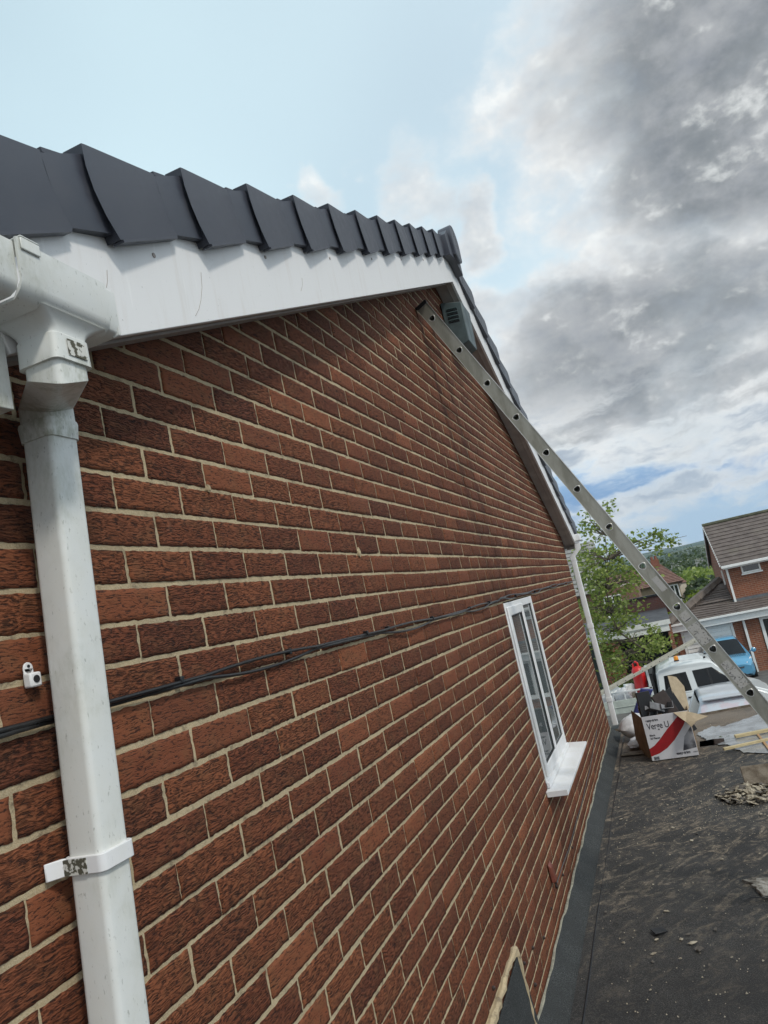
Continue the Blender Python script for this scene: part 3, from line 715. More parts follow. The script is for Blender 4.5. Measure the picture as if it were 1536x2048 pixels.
# ================================================================== FLAT ROOF
RZ = -2.15; ry0, ry1, rx1 = -3.0, 8.42, 4.6
gar = empty('flat_roofed_garage', (2.3, 3, -5.05), 0, 'flat roofed garage with dusty black felt and debris beside the gable wall', 'garage')
def local(o, p): o.parent = p; o.matrix_parent_inverse = Matrix.Translation(-Vector(p.location)); return o
def roof_deck():
    nx, ny = 90, 220; X, Y = np.meshgrid(np.linspace(.0, rx1, nx), np.linspace(ry0, ry1, ny), indexing='ij')
    Yp = Y+(X-.95)*.165*(Y > 8.3)
    Z = RZ+.012*(fbm(X*1.6, Y*1.1, 3, 4)-.5)+.004*(fbm(X*12, Y*9, 8, 3)-.5)
    # felt lap lines
    for sx, amp in ((.163, .006),): Z = Z+amp*(X < sx-.012*(Y-4)/4)
    Z = Z+.004*((X > 1.32-.01*Y))
    V = np.stack([X, Yp, Z], -1).reshape(-1, 3); idx = np.arange(nx*ny).reshape(nx, ny)
    F = np.stack([idx[:-1, :-1], idx[1:, :-1], idx[1:, 1:], idx[:-1, 1:]], -1).reshape(-1, 4)
    local(quads('felt_roof', V, F, M_felt, None, None, True), gar)
roof_deck()
mb = MB()    # felt turned up the wall over an angle fillet
ys = np.linspace(ry0, 8.12, 60); rings = []
for i, y in enumerate(ys):
    j = .006*math.sin(y*7)+.004*math.sin(y*19)
    rings.append([(.0085, y, RZ-.02), (.0085, y, -2.063+j), (.016, y, -2.065+j), (.030, y, -2.085+j*.5), (.098+.003*math.sin(y*5), y, RZ+.012), (.112, y, RZ+.010), (.112, y, RZ-.02)])
mb.loft(rings); local(mb.build('felt_upstand', M_feltg, None, True, 0, 2, 60), gar)
mb = MB(); mb.tube([(.012, y, -2.056+.006*math.sin(y*7)+.004*math.sin(y*19)+rnd.uniform(-.003, .003)) for y in np.linspace(ry0, 8.1, 150)], [rnd.uniform(.004, .010) for _ in range(150)], 6); local(mb.build('sealant_line', noisy((.34, .32, .25), .4, 30, .9, bumps=.5), None, True), gar)
mb = MB(); mb.tube([(.163-.012*(y-4)/4+.003*math.sin(y*3.3), y, RZ+.0045) for y in np.linspace(-2.9, 8.3, 80)], .0045, 5); local(mb.build('felt_lap', M_black, None, True), gar)
mb = MB(); e0 = Vector((0.0, 8.42-.95*.165, 0)); e1 = Vector((rx1, 8.42+(rx1-.95)*.165, 0))
mb.hexa([(e0.x, e0.y, RZ-.2), (e1.x, e1.y, RZ-.2), (e1.x, e1.y+.03, RZ-.2), (e0.x, e0.y+.03, RZ-.2)], [(e0.x, e0.y, RZ+.028), (e1.x, e1.y, RZ+.028), (e1.x, e1.y+.03, RZ+.024), (e0.x, e0.y+.03, RZ+.024)])
local(mb.build('edge_trim', M_slab, None), gar)
mb = MB(); mb.box(.0, rx1-.05, ry0+.05, ry0+.25, -5.05, RZ-.03); mb.box(rx1-.25, rx1-.05, ry0+.251, 8.1, -5.05, RZ-.03); mb.box(.0, rx1-.251, 7.9, 8.1, -2.5, RZ-.03); local(mb.build('garage_wall', M_retbrick, None), gar)
# wet patch
rnd = random.Random(11); out = [(1.02, 7.62), (1.12, 7.72), (1.25, 7.66), (1.42, 7.82), (1.62, 8.02), (2.1, 8.05), (2.5, 7.7), (2.6, 7.1), (2.2, 6.55), (1.75, 6.30), (1.45, 6.32), (1.28, 6.48), (1.22, 6.75), (1.08, 6.95), (.99, 7.2), (.93, 7.45)]
pts = []
for i in range(len(out)):
    a = Vector(out[i]); b_ = Vector(out[(i+1) % len(out)])
    for k in range(6): p = a.lerp(b_, k/6); pts.append((p.x+rnd.uniform(-.02, .02), p.y+rnd.uniform(-.03, .03)))
mb = MB(); mb.add([(x, y, RZ+.0125) for x, y in pts], [tuple(range(len(pts)))]); tag(mb.build('puddle', M_water), kind='structure')

# ================================================================== LADDER
def ladder():
    t = empty('ladder', (0, 0, 0), 0, 'long aluminium ladder leaning on the gable wall with worn stickers on its stile', 'ladder')
    top = Vector((.045, 3.044, 1.575)); bot = Vector((1.772, 3.044, RZ+.015))
    d = (bot-top).normalized(); L = (bot-top).length
    nrm = Vector((-d.z, 0, d.x)); nrm = nrm if nrm.z > 0 else -nrm      # square to the stile, in its plane, upward
    hw = .036
    first = (Vector((.078, 3.044, 1.489))-top).dot(d); first = .105
    holes = [first+.2745*i for i in range(15) if first+.2745*i < L-.05]
    for yy, face in ((3.044, 1), (3.42, -1)):
        yi = yy+face*.028                                   # inner side
        mb = MB(); w0, w1 = sorted((yy, yy+face*.0025))
        # web with D-shaped hollow rung ends: built as cells around each hole
        def P(s, h, y): q = top+d*s+nrm*h; return (q.x, y, q.z)
        def hole(s0, n=14):
            r = []
            for i in range(n):
                a = 2*math.pi*i/n; x, y = math.cos(a), math.sin(a)
                rr = .0165*(1+.10*math.cos(3*(a+math.pi/2+.5)))
                r.append((s0+rr*x, rr*y*1.05))
            return r
        cuts = [0]+[(holes[i]+holes[i+1])/2 for i in range(len(holes)-1)]+[L]
        for y in (w0, w1):
            for i, s0 in enumerate(holes):
                H = hole(s0); n = len(H); a, b_ = cuts[i], cuts[i+1]
                outer = []
                for (hs, hh) in H:
                    dx, dy = hs-s0, hh
                    k = min(((b_-s0)/dx if dx > 1e-6 else (a-s0)/dx if dx < -1e-6 else 1e9), (hw/abs(dy) if abs(dy) > 1e-6 else 1e9))
                    outer.append((s0+dx*k, dy*k))
                base = len(mb.v)
                mb.v += [P(*q, y) for q in H]+[P(*q, y) for q in outer]
                for j in range(n):
                    k2 = (j+1) % n; mb.f.append((base+j, base+k2, base+n+k2, base+n+j))
                # corner triangles
                for (cs, chh) in ((a, hw), (a, -hw), (b_, hw), (b_, -hw)):
                    best = sorted(range(n), key=lambda j: (outer[j][0]-cs)**2+(outer[j][1]-chh)**2)
                    ang = math.atan2(chh, cs-s0); aa = [(math.atan2(o_[1], o_[0]-s0)-ang+math.pi) % (2*math.pi)-math.pi for o_ in outer]
                    lo = max((j for j in range(n) if aa[j] <= 0), key=lambda j: aa[j]); hi = min((j for j in range(n) if aa[j] > 0), key=lambda j: aa[j])
                    mb.v.append(P(cs, chh, y)); mb.f.append((base+n+lo, len(mb.v)-1, base+n+hi))
        st = mb.build('stile', M_alu, t)
        fl_ = MB()
        for sgn in (1, -1):
            a0, a1 = sorted((sgn*hw, sgn*(hw+.003)))
            y0_, y1_ = sorted((yy-face*.0045, yi))
            fl_.hexa([P(0, a0, y0_), P(L, a0, y0_), P(L, a0, y1_), P(0, a0, y1_)], [P(0, a1, y0_), P(L, a1, y0_), P(L, a1, y1_), P(0, a1, y1_)])
        fl_.build('flange', M_aluhighlight, st)
        for s0 in holes:
            rm = MB(); H = hole(s0, 20); yo = yy-face*.0015
            R1 = [P(s0+(a-s0)*1.22, b_*1.22, yy-face*.0002) for a, b_ in H]; R2 = [P(s0+(a-s0)*1.14, b_*1.14, yo) for a, b_ in H]; R3 = [P(s0+(a-s0)*1.0, b_*1.0, yo) for a, b_ in H]; R4 = [P(s0+(a-s0)*.97, b_*.97, yy+face*.03) for a, b_ in H]
            rm.loft([R1, R2, R3, R4], False); rm.build('rung_rim', M_aluhighlight, st, True)
        mbp = MB(); mbp.hexa([P(-.022, -hw-.005, min(yy, yi)-.003), P(.004, -hw-.005, min(yy, yi)-.003), P(.004, -hw-.005, max(yy, yi)+.003), P(-.022, -hw-.005, max(yy, yi)+.003)], [P(-.022, hw+.005, min(yy, yi)-.003), P(.004, hw+.005, min(yy, yi)-.003), P(.004, hw+.005, max(yy, yi)+.003), P(-.022, hw+.005, max(yy, yi)+.003)])
        mbp.build('end_cap', M_black, st, False, .003)
        mbp = MB(); mbp.hexa([P(L-.06, -hw-.006, min(yy, yi)-.003), P(L+.01, -hw-.006, min(yy, yi)-.003), P(L+.01, -hw-.006, max(yy, yi)+.003), P(L-.06, -hw-.006, max(yy, yi)+.003)], [P(L-.06, hw+.006, min(yy, yi)-.003), P(L+.01, hw+.006, min(yy, yi)-.003), P(L+.01, hw+.006, max(yy, yi)+.003), P(L-.06, hw+.006, max(yy, yi)+.003)])
        mbp.build('rubber_foot', M_black, st, False, .004)
        if face == 1:
            # stickers: (start, end, half height, how busy)
            def b_st(lo, hi, sc):
                def f(nt, b):
                    g = nt.geo(); n = nt.noise(nt.scale(g, (1, 1, 1)), sc, 2, .5); sc2 = nt.noise(g, 40, 4, .6)
                    c = nt.mix(nt.ramp(n, lo, hi), (.42, .41, .39), (.10, .10, .10)); c = nt.mix(nt.ramp(sc2, .5, .7, 0., .55), c, (.34, .32, .27))
                    nt.put(b.inputs['Base Color'], c); b.inputs['Roughness'].default_value = .45
                return f
            m1, m2 = mat('worn_sticker', b_st(.62, .70, 160)), mat('busy_sticker', b_st(.52, .68, 110))
            def stk(s0, s1, h, m, h0=0):
                q = MB(); y_ = yy-.0012; q.hexa([P(s0, h0-h, y_), P(s1, h0-h, y_), P(s1, h0-h, yy-.0002), P(s0, h0-h, yy-.0002)], [P(s0, h0+h, y_), P(s1, h0+h, y_), P(s1, h0+h, yy-.0002), P(s0, h0+h, yy-.0002)])
                return q.build('sticker', m, st)
            k = lambda i, f=0.: first+.2745*(i+f)
            stk(k(7, .30), k(7, .62), .017, m1, .008); o1 = stk(k(8, .14), k(8, .34), .024, m1)
            q = MB(); q.hexa([P(k(8, .30), -.016, yy-.0016), P(k(8, .315), -.016, yy-.0016), P(k(8, .315), -.016, yy-.0013), P(k(8, .30), -.016, yy-.0013)], [P(k(8, .30), .018, yy-.0016), P(k(8, .315), .018, yy-.0016), P(k(8, .315), .018, yy-.0013), P(k(8, .30), .018, yy-.0013)]); q.build('print_bar', M_ink, o1)
            stk(k(8, .42), k(8, .86), .030, m2); stk(k(9, .30), k(9, .45), .022, m2, .0); stk(k(9, .47), k(9, .86), .026, m2, .002)
    rg = None
    for s0 in holes:
        c = top+d*s0
        mb = MB(); mb.tube([(c.x, 3.0465, c.z), (c.x, 3.4175, c.z)], .0155, 12, False); mb.build('rung', M_alu, t, True)
ladder()

# ================================================================== THINGS ON THE FLAT ROOF
def text(body, size, loc, R, m, parent, name='lettering', bold=0., sx=1.):
    cu = bpy.data.curves.new(name, 'FONT'); cu.body = body; cu.size = size; cu.offset = bold; cu.extrude = .0003; cu.space_character = .95
    o = bpy.data.objects.new(name, cu); COL.objects.link(o)
    bpy.context.view_layer.update()
    me = bpy.data.meshes.new_from_object(o.evaluated_get(bpy.context.evaluated_depsgraph_get()))
    bpy.data.objects.remove(o)
    o = bpy.data.objects.new(name, me); COL.objects.link(o); me.materials.append(m)
    o.parent = parent; o.matrix_local = Matrix.Translation(loc) @ R @ Matrix.Diagonal((sx, 1, 1, 1)); return o
def cardboard():
    bx = empty('cardboard_box', (.474, 6.60, RZ+.008), 0, 'open printed cardboard box of black verge trims standing on the flat roof', 'box')
    W, D, H = .435, .62, .425; yaw = math.radians(-1)
    bx.rotation_euler = (0, 0, yaw)
    mb = MB(); mb.box(0, W, 0, .005, 0, H); mb.build('front_panel', M_cardwhite, bx, False, .001)
    mb = MB(); SK = -.27; mb.hexa([(0, .0052, 0), (.005, .0052, 0), (SK*D+.005, D, 0), (SK*D, D, 0)], [(0, .0052, H-.01), (.005, .0052, H-.01), (SK*D*.8+.005, D, H-.03), (SK*D*.8, D, H-.03)]); mb.box(W-.005, W, .0052, D, 0, H-.03); mb.box(.0052, W-.0052, D-.005, D, 0, H-.04); mb.box(.0052, W-.0052, .0052, D-.0052, 0, .005)
    # left side pushed out at the front like a slumped carton
    mb.build('side_panel', M_card, bx)
    # stripe of the print: curved red band as its own thin skin
    lo = [(0, .10), (.2, .15), (.38, .24), (.58, .40), (.71, .54), (.84, .69), (.99, .90)]; up = [(0, .27), (.12, .33), (.27, .45), (.48, .655), (.62, .775), (.76, .90), (.87, .995)]
    mb = MB(); mb.add([(u*W, -.0008, v*H) for u, v in lo]+[(u*W, -.0008, v*H) for u, v in up], [(i, i+1, i+8, i+7) for i in range(6)]); mb.build('red_band', M_red, bx)
    def b_pic(nt, b):
        g = nt.obj(); nt.put(b.inputs['Base Color'], nt.mix(nt.ramp(nt.noise(g, 7, 3, .5), .38, .62), (.36, .36, .38), (.05, .05, .06))); b.inputs['Roughness'].default_value = .5
    mb = MB(); mb.add([(W*.70, -.0007, .06), (W-.004, -.0007, .075), (W-.004, -.0007, .28), (W*.80, -.0007, .19)], [(0, 1, 2, 3)]); mb.build('printed_picture', mat('pic', b_pic), bx)
    R = Matrix.Rotation(math.pi/2, 4, 'X')
    text('easy-trim', .034, (.028, -.001, H*.875), R, M_ink, bx, bold=.0009)
    text('Verge U', .088, (.030, -.001, H*.70), R, M_ink, bx, bold=.0004, sx=.74)
    text('Black', .026, (.034, -.001, H*.545), R, M_ink, bx, bold=.0005); text('50 Pieces', .026, (.034, -.001, H*.475), R, M_ink, bx, bold=.0005)
    text('easy-trim', .036, (.236, -.0014, .030), R, M_ink, bx, bold=.0009); text('.com', .024, (.388, -.0014, .031), R, M_ink, bx)
    mb = MB(); x = .022
    for i in range(11):
        w_ = random.uniform(.0015, .004); mb.box(x, x+w_, -.0012, -.0002, .006, .036); x += w_+random.uniform(.0015, .003)
    mb.build('barcode', M_ink, bx)
    # flaps
    def flap(pts, m, name='flap'):
        q = MB(); n = len(pts); nv = (Vector(pts[1])-Vector(pts[0])).cross(Vector(pts[2])-Vector(pts[0])).normalized()*.004
        q.loft([[Vector(p) for p in pts], [Vector(p)+nv for p in pts]]); return q.build(name, m, bx)
    flap([(W*.70, -.002, H+.001), (W*.98, -.002, H-.004), (W+.17, -.13, H-.055), (W+.06, -.14, H-.08), (W*1.0, -.15, H-.125), (W*.92, -.10, H-.085)], M_cardin)
    flap([(W-.10, .30, H-.06), (W+.012, .42, H-.06), (W+.02, .44, H+.16), (W-.03, .40, H+.27), (W-.07, .34, H+.30), (W-.105, .31, H+.31)], M_cardin)
    flap([(-.004, .06, H-.05), (-.004, .55, H-.05), (-.025, .55, H+.10), (-.02, .12, H+.06)], M_card)
    return bx
bx = cardboard()
def trims():
    B = Vector((.474, 6.60, RZ)); H = .425
    def trim(loc, rot, name, label, m, L=.36, W=.16, cat='roof trim', group=None, T=.006):
        mb = MB(); mb.loft([[(0, 0, z), (W, 0, z), (W, .07, z), (W-T, .07, z), (W-T, T, z), (T, T, z), (T, .05, z), (0, .05, z)] for z in (0, L)])
        o = mb.build(name, m, None, False, .003); o.location = loc; o.rotation_euler = rot; tag(o, label, cat, group); return o
    trim(B+Vector((.005, .05, .22)), (-.10, .02, .25), 'verge_trim', 'black verge trim block standing upright at the left end of the carton', M_black, .44, .13)
    trim(B+Vector((.03, .20, .22)), (-.1, -.05, .1), 'verge_trim', 'black verge trim behind the upright block in the left of the carton', M_black, .40, .12)
    trim(B+Vector((.30, .16, .15)), (-.15, -.34, .30), 'verge_trim', 'dark brown channel trim leaning left in the middle of the carton', M_brown, .46, .15, T=.008)
    trim(B+Vector((.36, .24, .15)), (-.15, -.30, .25), 'verge_trim', 'dark channel trim leaning behind the brown one in the carton', M_black, .46, .13, T=.008)
    trim(B+Vector((.10, .22, .43)), (1.35, .15, .5), 'verge_trim', 'grey faced trim lying across the top of the carton', M_grey, .22, .13)
    trim(B+Vector((.17, .14, .41)), (1.1, -.3, -.9), 'verge_trim', 'short grey trim offcut tipped in the front of the carton', M_grey, .16, .10)
    trim(B+Vector((.05, .14, .40)), (1.4, .2, .2), 'verge_trim', 'small pale trim offcut at the front left of the carton', M_grey, .12, .08)
trims()
def fill_dark():       # packed trims filling the carton
    mb = MB()
    for i in range(14):
        x = .50+i*.026; mb.hexa([(x, 6.63, RZ+.02), (x+.02, 6.63, RZ+.02), (x+.02, 7.15, RZ+.02), (x, 7.15, RZ+.02)], [(x, 6.63, RZ+.31+.05*random.random()), (x+.02, 6.63, RZ+.31+.04*random.random()), (x+.02, 7.15, RZ+.33), (x, 7.15, RZ+.33)])
    o = mb.build('packed_trims', M_black); tag(o, 'packed black verge trims filling the inside of the carton', 'roof trim')
fill_dark()
def plank(p, q, w_, h, name, label, m, cat='batten'):
    mb = MB(); p = Vector(p); q = Vector(q); c = (p+q)/2; mb.beam(p-c, q-c, w_, h); o = mb.build(name, m, None, False, .0015); o.location = c; tag(o, label, cat); return o
plank((1.28, 7.02, RZ+.034), (2.45, 7.28, RZ+.034), .045, .028, 'timber_batten', 'pale timber batten lying on the wet patch, farther of the two', M_wood)
plank((1.135, 6.56, RZ+.038), (2.35, 6.98, RZ+.040), .034, .022, 'timber_batten', 'pale timber batten crossing over the orange stick at the near edge of the wet patch', M_wood)
plank((1.49, 7.02, RZ+.020), (1.52, 5.95, RZ+.022), .022, .014, 'timber_batten', 'thin orange brown stick lying crosswise beneath the pale battens', M_woodend)
mb = MB(); mb.loft([[(x, .0, z) for x, z in ((0, 0), (.012, .055), (.018, .05), (.006, 0))], [(x, .0, z) for x, z in ((.14, 0), (.150, .06), (.156, .055), (.146, 0))], [(x, .10, z) for x, z in ((.24, 0), (.24, .03), (.245, .03), (.245, 0))]]); 
o = mb.build('plastic_trim', M_brown, None, False, .002); o.location = (.93, 6.88, RZ+.012); tag(o, 'bent brown strip of plastic trim lying right of the carton', 'trim strip')
# sacks behind the box
def sack(loc, sx, sy, sz, m, name, label, cat, seed):
    n, k = 22, 10; rnd = random.Random(seed); V = []; 
    for i in range(k+1):
        ph = math.pi*i/k
        for j in range(n):
            a = 2*math.pi*j/n; q = 1+.30*(fbm(np.array([j*.7+seed]), np.array([i*.8]), seed, 3)[0]-.5)*2*math.sin(ph)
            if j == 0: q0 = q
            V.append((sx*q*math.sin(ph)*math.cos(a), sy*q*math.sin(ph)*math.sin(a), max(0, sz*(.48-.5*math.cos(ph)*q))))
    mb = MB(); mb.v = V
    for i in range(k):
        for j in range(n): mb.f.append((i*n+j, i*n+(j+1) % n, (i+1)*n+(j+1) % n, (i+1)*n+j))
    o = mb.build(name, m, None, True, 0, 2, 50); o.location = loc; o.rotation_euler = (0, 0, rnd.uniform(0, 3)); tag(o, label, cat)
sack((.33, 7.72, RZ+.01), .20, .17, .27, M_sack, 'plastic_sack', 'crumpled white plastic sack between the far downpipe and the carton', 'sack', 4)
sack((.37, 7.30, RZ+.01), .22, .14, .10, M_sack, 'plastic_sack', 'flattened white plastic sheet at the foot of the crumpled white sack', 'sack', 9)
mb = MB(); mb.loft([rrect(0, 0, .17, .07, .03, 0), rrect(.02, 0, .17, .10, .03, .12), rrect(.06, .02, .13, .08, .03, .32), rrect(.08, .02, .14, .05, .02, .38)]); o = mb.build('blue_bag', M_sackblue, None, True, 0, 2, 60); o.location = (.36, 8.0, RZ+.13); o.rotation_euler = (.1, .25, 0); tag(o, 'blue and white packaging bag standing behind the white sack', 'bag')
mb = MB(); mb.loft([rrect(0, 0, .12, .34, .02, 0), rrect(0, 0, .10, .32, .02, .012)]); o = mb.build('timber_offcut', M_slab, None); o.location = (.33, 6.98, RZ+.014); o.rotation_euler = (0, 0, 1.4); tag(o, 'dirty brown board offcut left of the carton base', 'offcut')
# rubble heap
heap_c = Vector((1.25, 5.20))
rocks = []
for i in range(8):
    mb = MB(); rnd = random.Random(i); mb.rock((0, 0, 0), rnd.uniform(.6, 1.1), rnd.uniform(.35, .7), rnd.uniform(.15, .45), i*13+1); rocks.append(mb)
protos = [r.build('mortar_lump', M_rubble if i % 3 else M_rubbledark) for i, r in enumerate(rocks)]
rnd = random.Random(5); used = [False]*len(protos)
def put_rock(x, y, z, s, label, group, tilt=.6, flat=1.):
    i = rnd.randrange(len(protos))
    if used[i]: o = protos[i].copy(); COL.objects.link(o)
    else: o = protos[i]; used[i] = True
    o.location = (x, y, z); o.scale = (s, s, s*flat); o.rotation_euler = (rnd.uniform(-tilt, tilt), rnd.uniform(-tilt, tilt), rnd.uniform(0, 6.28)); tag(o, label, 'rubble', group)
for i in range(165):
    a = rnd.uniform(0, 6.28); q = math.sqrt(rnd.random()); x = heap_c.x+.24*q*math.cos(a)*1.15; y = heap_c.y+.25*q*math.sin(a)
    put_rock(x, y, RZ+.008+.055*(1-q)*rnd.random(), rnd.uniform(.5, 1.)**1.6*.068, 'lump of broken mortar in the rubble heap by the brown slab', 'mortar lumps in the rubble heap')
for i in range(70):
    x = .18+1.2*rnd.random()**.8; y = rnd.uniform(2.0, 6.4) if rnd.random() < .6 else rnd.uniform(4.6, 5.4)
    put_rock(x, y, RZ+.008, rnd.uniform(.006, .017), 'small mortar chip scattered alone on the black felt', 'mortar chips scattered on the felt', .2)
for (x, y, s) in ((.665, 2.925, .034), (.69, 2.86, .040), (.612, 2.97, .018), (.545, 3.30, .018), (.49, 2.98, .02), (.475, 2.84, .022), (.47, 2.76, .017), (.73, 4.35, .016), (.69, 5.06, .028), (1.13, 5.9, .022), (.63, 6.25, .02)):
    put_rock(x, y, RZ+.006, s*1.1, 'larger flat mortar fragment lying loose on the black felt', 'larger mortar fragments on the felt', .15, .7)
rnd = random.Random(8); mb = MB(); n = 26
def jag(k, z, jz=0.): return [(.24*k*math.cos(i*2*math.pi/n)*R8[i], .11*k*math.sin(i*2*math.pi/n)*R8[i], z+jz*rnd.uniform(-1, 1)) for i in range(n)]
R8 = [rnd.uniform(.65, 1.15) for _ in range(n)]
mb.loft([jag(1.02, 0), jag(1., .016, .003), jag(.8, .022, .005), jag(.45, .016, .005)])
o = mb.build('render_slab', noisy((.40, .38, .34), .5, 22, .95, bumps=.9, bscale=90, color2=(.17, .155, .13))); o.location = (1.16, 3.45, RZ+.010); o.rotation_euler = (.05, -.04, -.75); tag(o, 'broken pale slab of render at the right edge of the felt', 'rubble slab')
mb = MB(); mb.box(-.17, .17, -.009, .009, 0, .17); o = mb.build('roof_tile', M_slab, None, False, .006); o.location = (1.36, 5.34, RZ+.025); o.rotation_euler = (-.75, .02, .03); tag(o, 'brown concrete roof tile propped behind the rubble heap', 'roof tile')
mb = MB(); mb.box(-.035, .035, -.028, .028, 0, .006); o = mb.build('slate_chip', M_black, None, False, .001); o.location = (.505, 3.06, RZ+.012); o.rotation_euler = (.05, .05, .5); tag(o, 'square black slate chip on the felt among mortar crumbs', 'slate')
mb = MB(); mb.tube([(0, 0, 0), (.05, .02, .004), (.10, .01, .002), (.16, .03, .004)], .003, 5); o = mb.build('wire_offcut', M_black, None, True); o.location = (.95, 3.35, RZ+.014); tag(o, 'short curved black wire offcut near the render slab', 'wire')
# fine crumbs: uncountable
V = []; F = []; N = 2600
for i in range(N):
    x = .13+rnd.random()*2.2; y = rnd.uniform(1.5, 8.2); s = rnd.uniform(.0015, .0048)*(1 if rnd.random() < .9 else 1.7)
    if rnd.random() < .35: x = heap_c.x+rnd.gauss(-.1, .35); y = heap_c.y+rnd.gauss(-.1, .3)
    if x < .13: x = .2
    b0 = len(V); z = RZ+.006; a = rnd.random()*6
    V += [(x+s*math.cos(a), y+s*math.sin(a), z), (x+s*math.cos(a+2.1), y+s*math.sin(a+2.1), z), (x+s*math.cos(a+4.2), y+s*math.sin(a+4.2), z), (x, y, z+s*1.1)]
    F += [(b0, b0+1, b0+3), (b0+1, b0+2, b0+3), (b0+2, b0, b0+3)]
tag(quads('grit', V, F, M_rubble), 'fine pale mortar crumbs and grit strewn over the felt', 'grit', kind='stuff')
# leaf sprig on wet patch
mb = MB()
for i in range(9):
    a = i*.7; c = Vector((.01*i-.04, .01*math.sin(i*2), .008)); mb.add([c, c+Vector((.02*math.cos(a), .02*math.sin(a), .004)), c+Vector((.035*math.cos(a+.2), .035*math.sin(a+.2), .001)), c+Vector((.02*math.cos(a+.5), .02*math.sin(a+.5), .006))], [(0, 1, 2, 3)])
o = mb.build('leaf_sprig', noisy((.07, .11, .03), .3, 40, .6)); o.location = (1.17, 7.12, RZ+.016); tag(o, 'small sprig of green leaves lying on the wet patch', 'leaves')
# ================================================================== GROUND AND FAR LAND
GZ = -5.05
def gz(y): 
    if y < 28: return GZ
    if y < 32: return GZ-.3*(y-28)/4
    if y < 60: return GZ-.3-3.2*(y-32)/28
    if y < 200: return -8.55-9*(y-60)/140
    return -17.55
def b_ground(nt, b):
    p = nt.geo(); sp = nt.new('ShaderNodeSeparateXYZ'); nt.l.new(p, sp.inputs[0])
    t = nt.mix(nt.ramp(nt.noise(p, 1.2, 6, .6), .35, .65), (.085, .082, .078), (.16, .15, .135)); t = nt.mix(nt.ramp(nt.noise(p, 60, 3), .4, .7, 0., .4), t, (.05, .05, .05))
    g = nt.mix(nt.ramp(nt.noise(p, .12, 5, .6), .35, .65), (.05, .085, .025), (.09, .12, .04))
    nt.put(b.inputs['Base Color'], nt.mix(nt.ramp(sp.outputs[1], 40, 44), t, g)); b.inputs['Roughness'].default_value = .9
    nt.put(b.inputs['Normal'], nt.bump(nt.noise(p, 40, 4), .4, .01))
M_ground = mat('tarmac_and_grass', b_ground)
ys = [-30, 0, 10, 20, 28, 29, 30, 31, 32, 40, 50, 60, 80, 110, 150, 200, 300, 500]; xs_ = np.linspace(-400, 400, 41)
V = [(x, y, gz(y)) for x in xs_ for y in ys]; n = len(ys); F = [(i*n+j, (i+1)*n+j, (i+1)*n+j+1, i*n+j+1) for i in range(len(xs_)-1) for j in range(n-1)]
tag(quads('ground', V, F, M_ground, None, None), kind='structure')
def b_hill(nt, b):
    p = nt.geo(); q = nt.scale(p, (.011, .0065, .02)); v = nt.new('ShaderNodeTexVoronoi'); nt.l.new(q, v.inputs['Vector']); v.inputs['Scale'].default_value = 1.
    c = nt.mix(nt.ramp(v.outputs['Distance'], .1, .9), (.085, .13, .085), (.06, .105, .07)); sepc = nt.new('ShaderNodeSeparateColor'); nt.l.new(v.outputs['Color'], sepc.inputs[0])
    c = nt.mix(nt.ramp(sepc.outputs[0], .4, .6), c, (.15, .17, .08))
    c = nt.mix(nt.ramp(nt.noise(p, .014, 6, .7), .46, .56, 0., .9), c, (.022, .042, .022))
    nt.put(b.inputs['Base Color'], c); b.inputs['Roughness'].default_value = 1.; b.inputs['Specular IOR Level'].default_value = 0.
xs_ = np.linspace(-1600, 1900, 160); ysl = np.linspace(480, 2300, 60); X, Y = np.meshgrid(xs_, ysl, indexing='ij')
t = np.clip((Y-500)/1300, 0, 1); t = t*t*(3-2*t)
Z = -20+t*(26+46*(fbm(X*.0016+3, Y*.0011, 21, 4)-.35)+.012*X)+3*fbm(X*.02, Y*.02, 5, 3)*t
V = np.stack([X, Y, Z], -1).reshape(-1, 3); idx = np.arange(X.size).reshape(X.shape); F = np.stack([idx[:-1, :-1], idx[1:, :-1], idx[1:, 1:], idx[:-1, 1:]], -1).reshape(-1, 4)
tag(quads('hills', V, F, mat('hill_fields', b_hill), None, None, True), kind='structure')

# ---- foliage
def leafmat(a, b_, tr=.35):
    def f(nt, b):
        at = nt.attr('tone'); s = nt.new('ShaderNodeSeparateColor'); nt.l.new(at, s.inputs[0])
        c = nt.mix(s.outputs[0], a, b_); nt.put(b.inputs['Base Color'], c); b.inputs['Roughness'].default_value = .42
        tn = nt.new('ShaderNodeBsdfTranslucent'); nt.put(tn.inputs[0], nt.mix(.5, c, (.30, .42, .05))); mx = nt.new('ShaderNodeMixShader'); mx.inputs[0].default_value = tr
        out = nt.n['Material Output']; nt.l.new(b.outputs[0], mx.inputs[1]); nt.l.new(tn.outputs[0], mx.inputs[2]); nt.l.new(mx.outputs[0], out.inputs[0])
    return mat('leaf', f)
M_leaf = leafmat((.10, .15, .025), (.46, .52, .15), .5); M_leafd = leafmat((.016, .034, .012), (.060, .090, .028), .2); M_leafm = leafmat((.035, .065, .016), (.11, .16, .035), .25); M_leafy = leafmat((.11, .16, .012), (.32, .36, .035))
M_bark = noisy((.12, .095, .07), .4, 12, .9, bumps=.6, bscale=40)
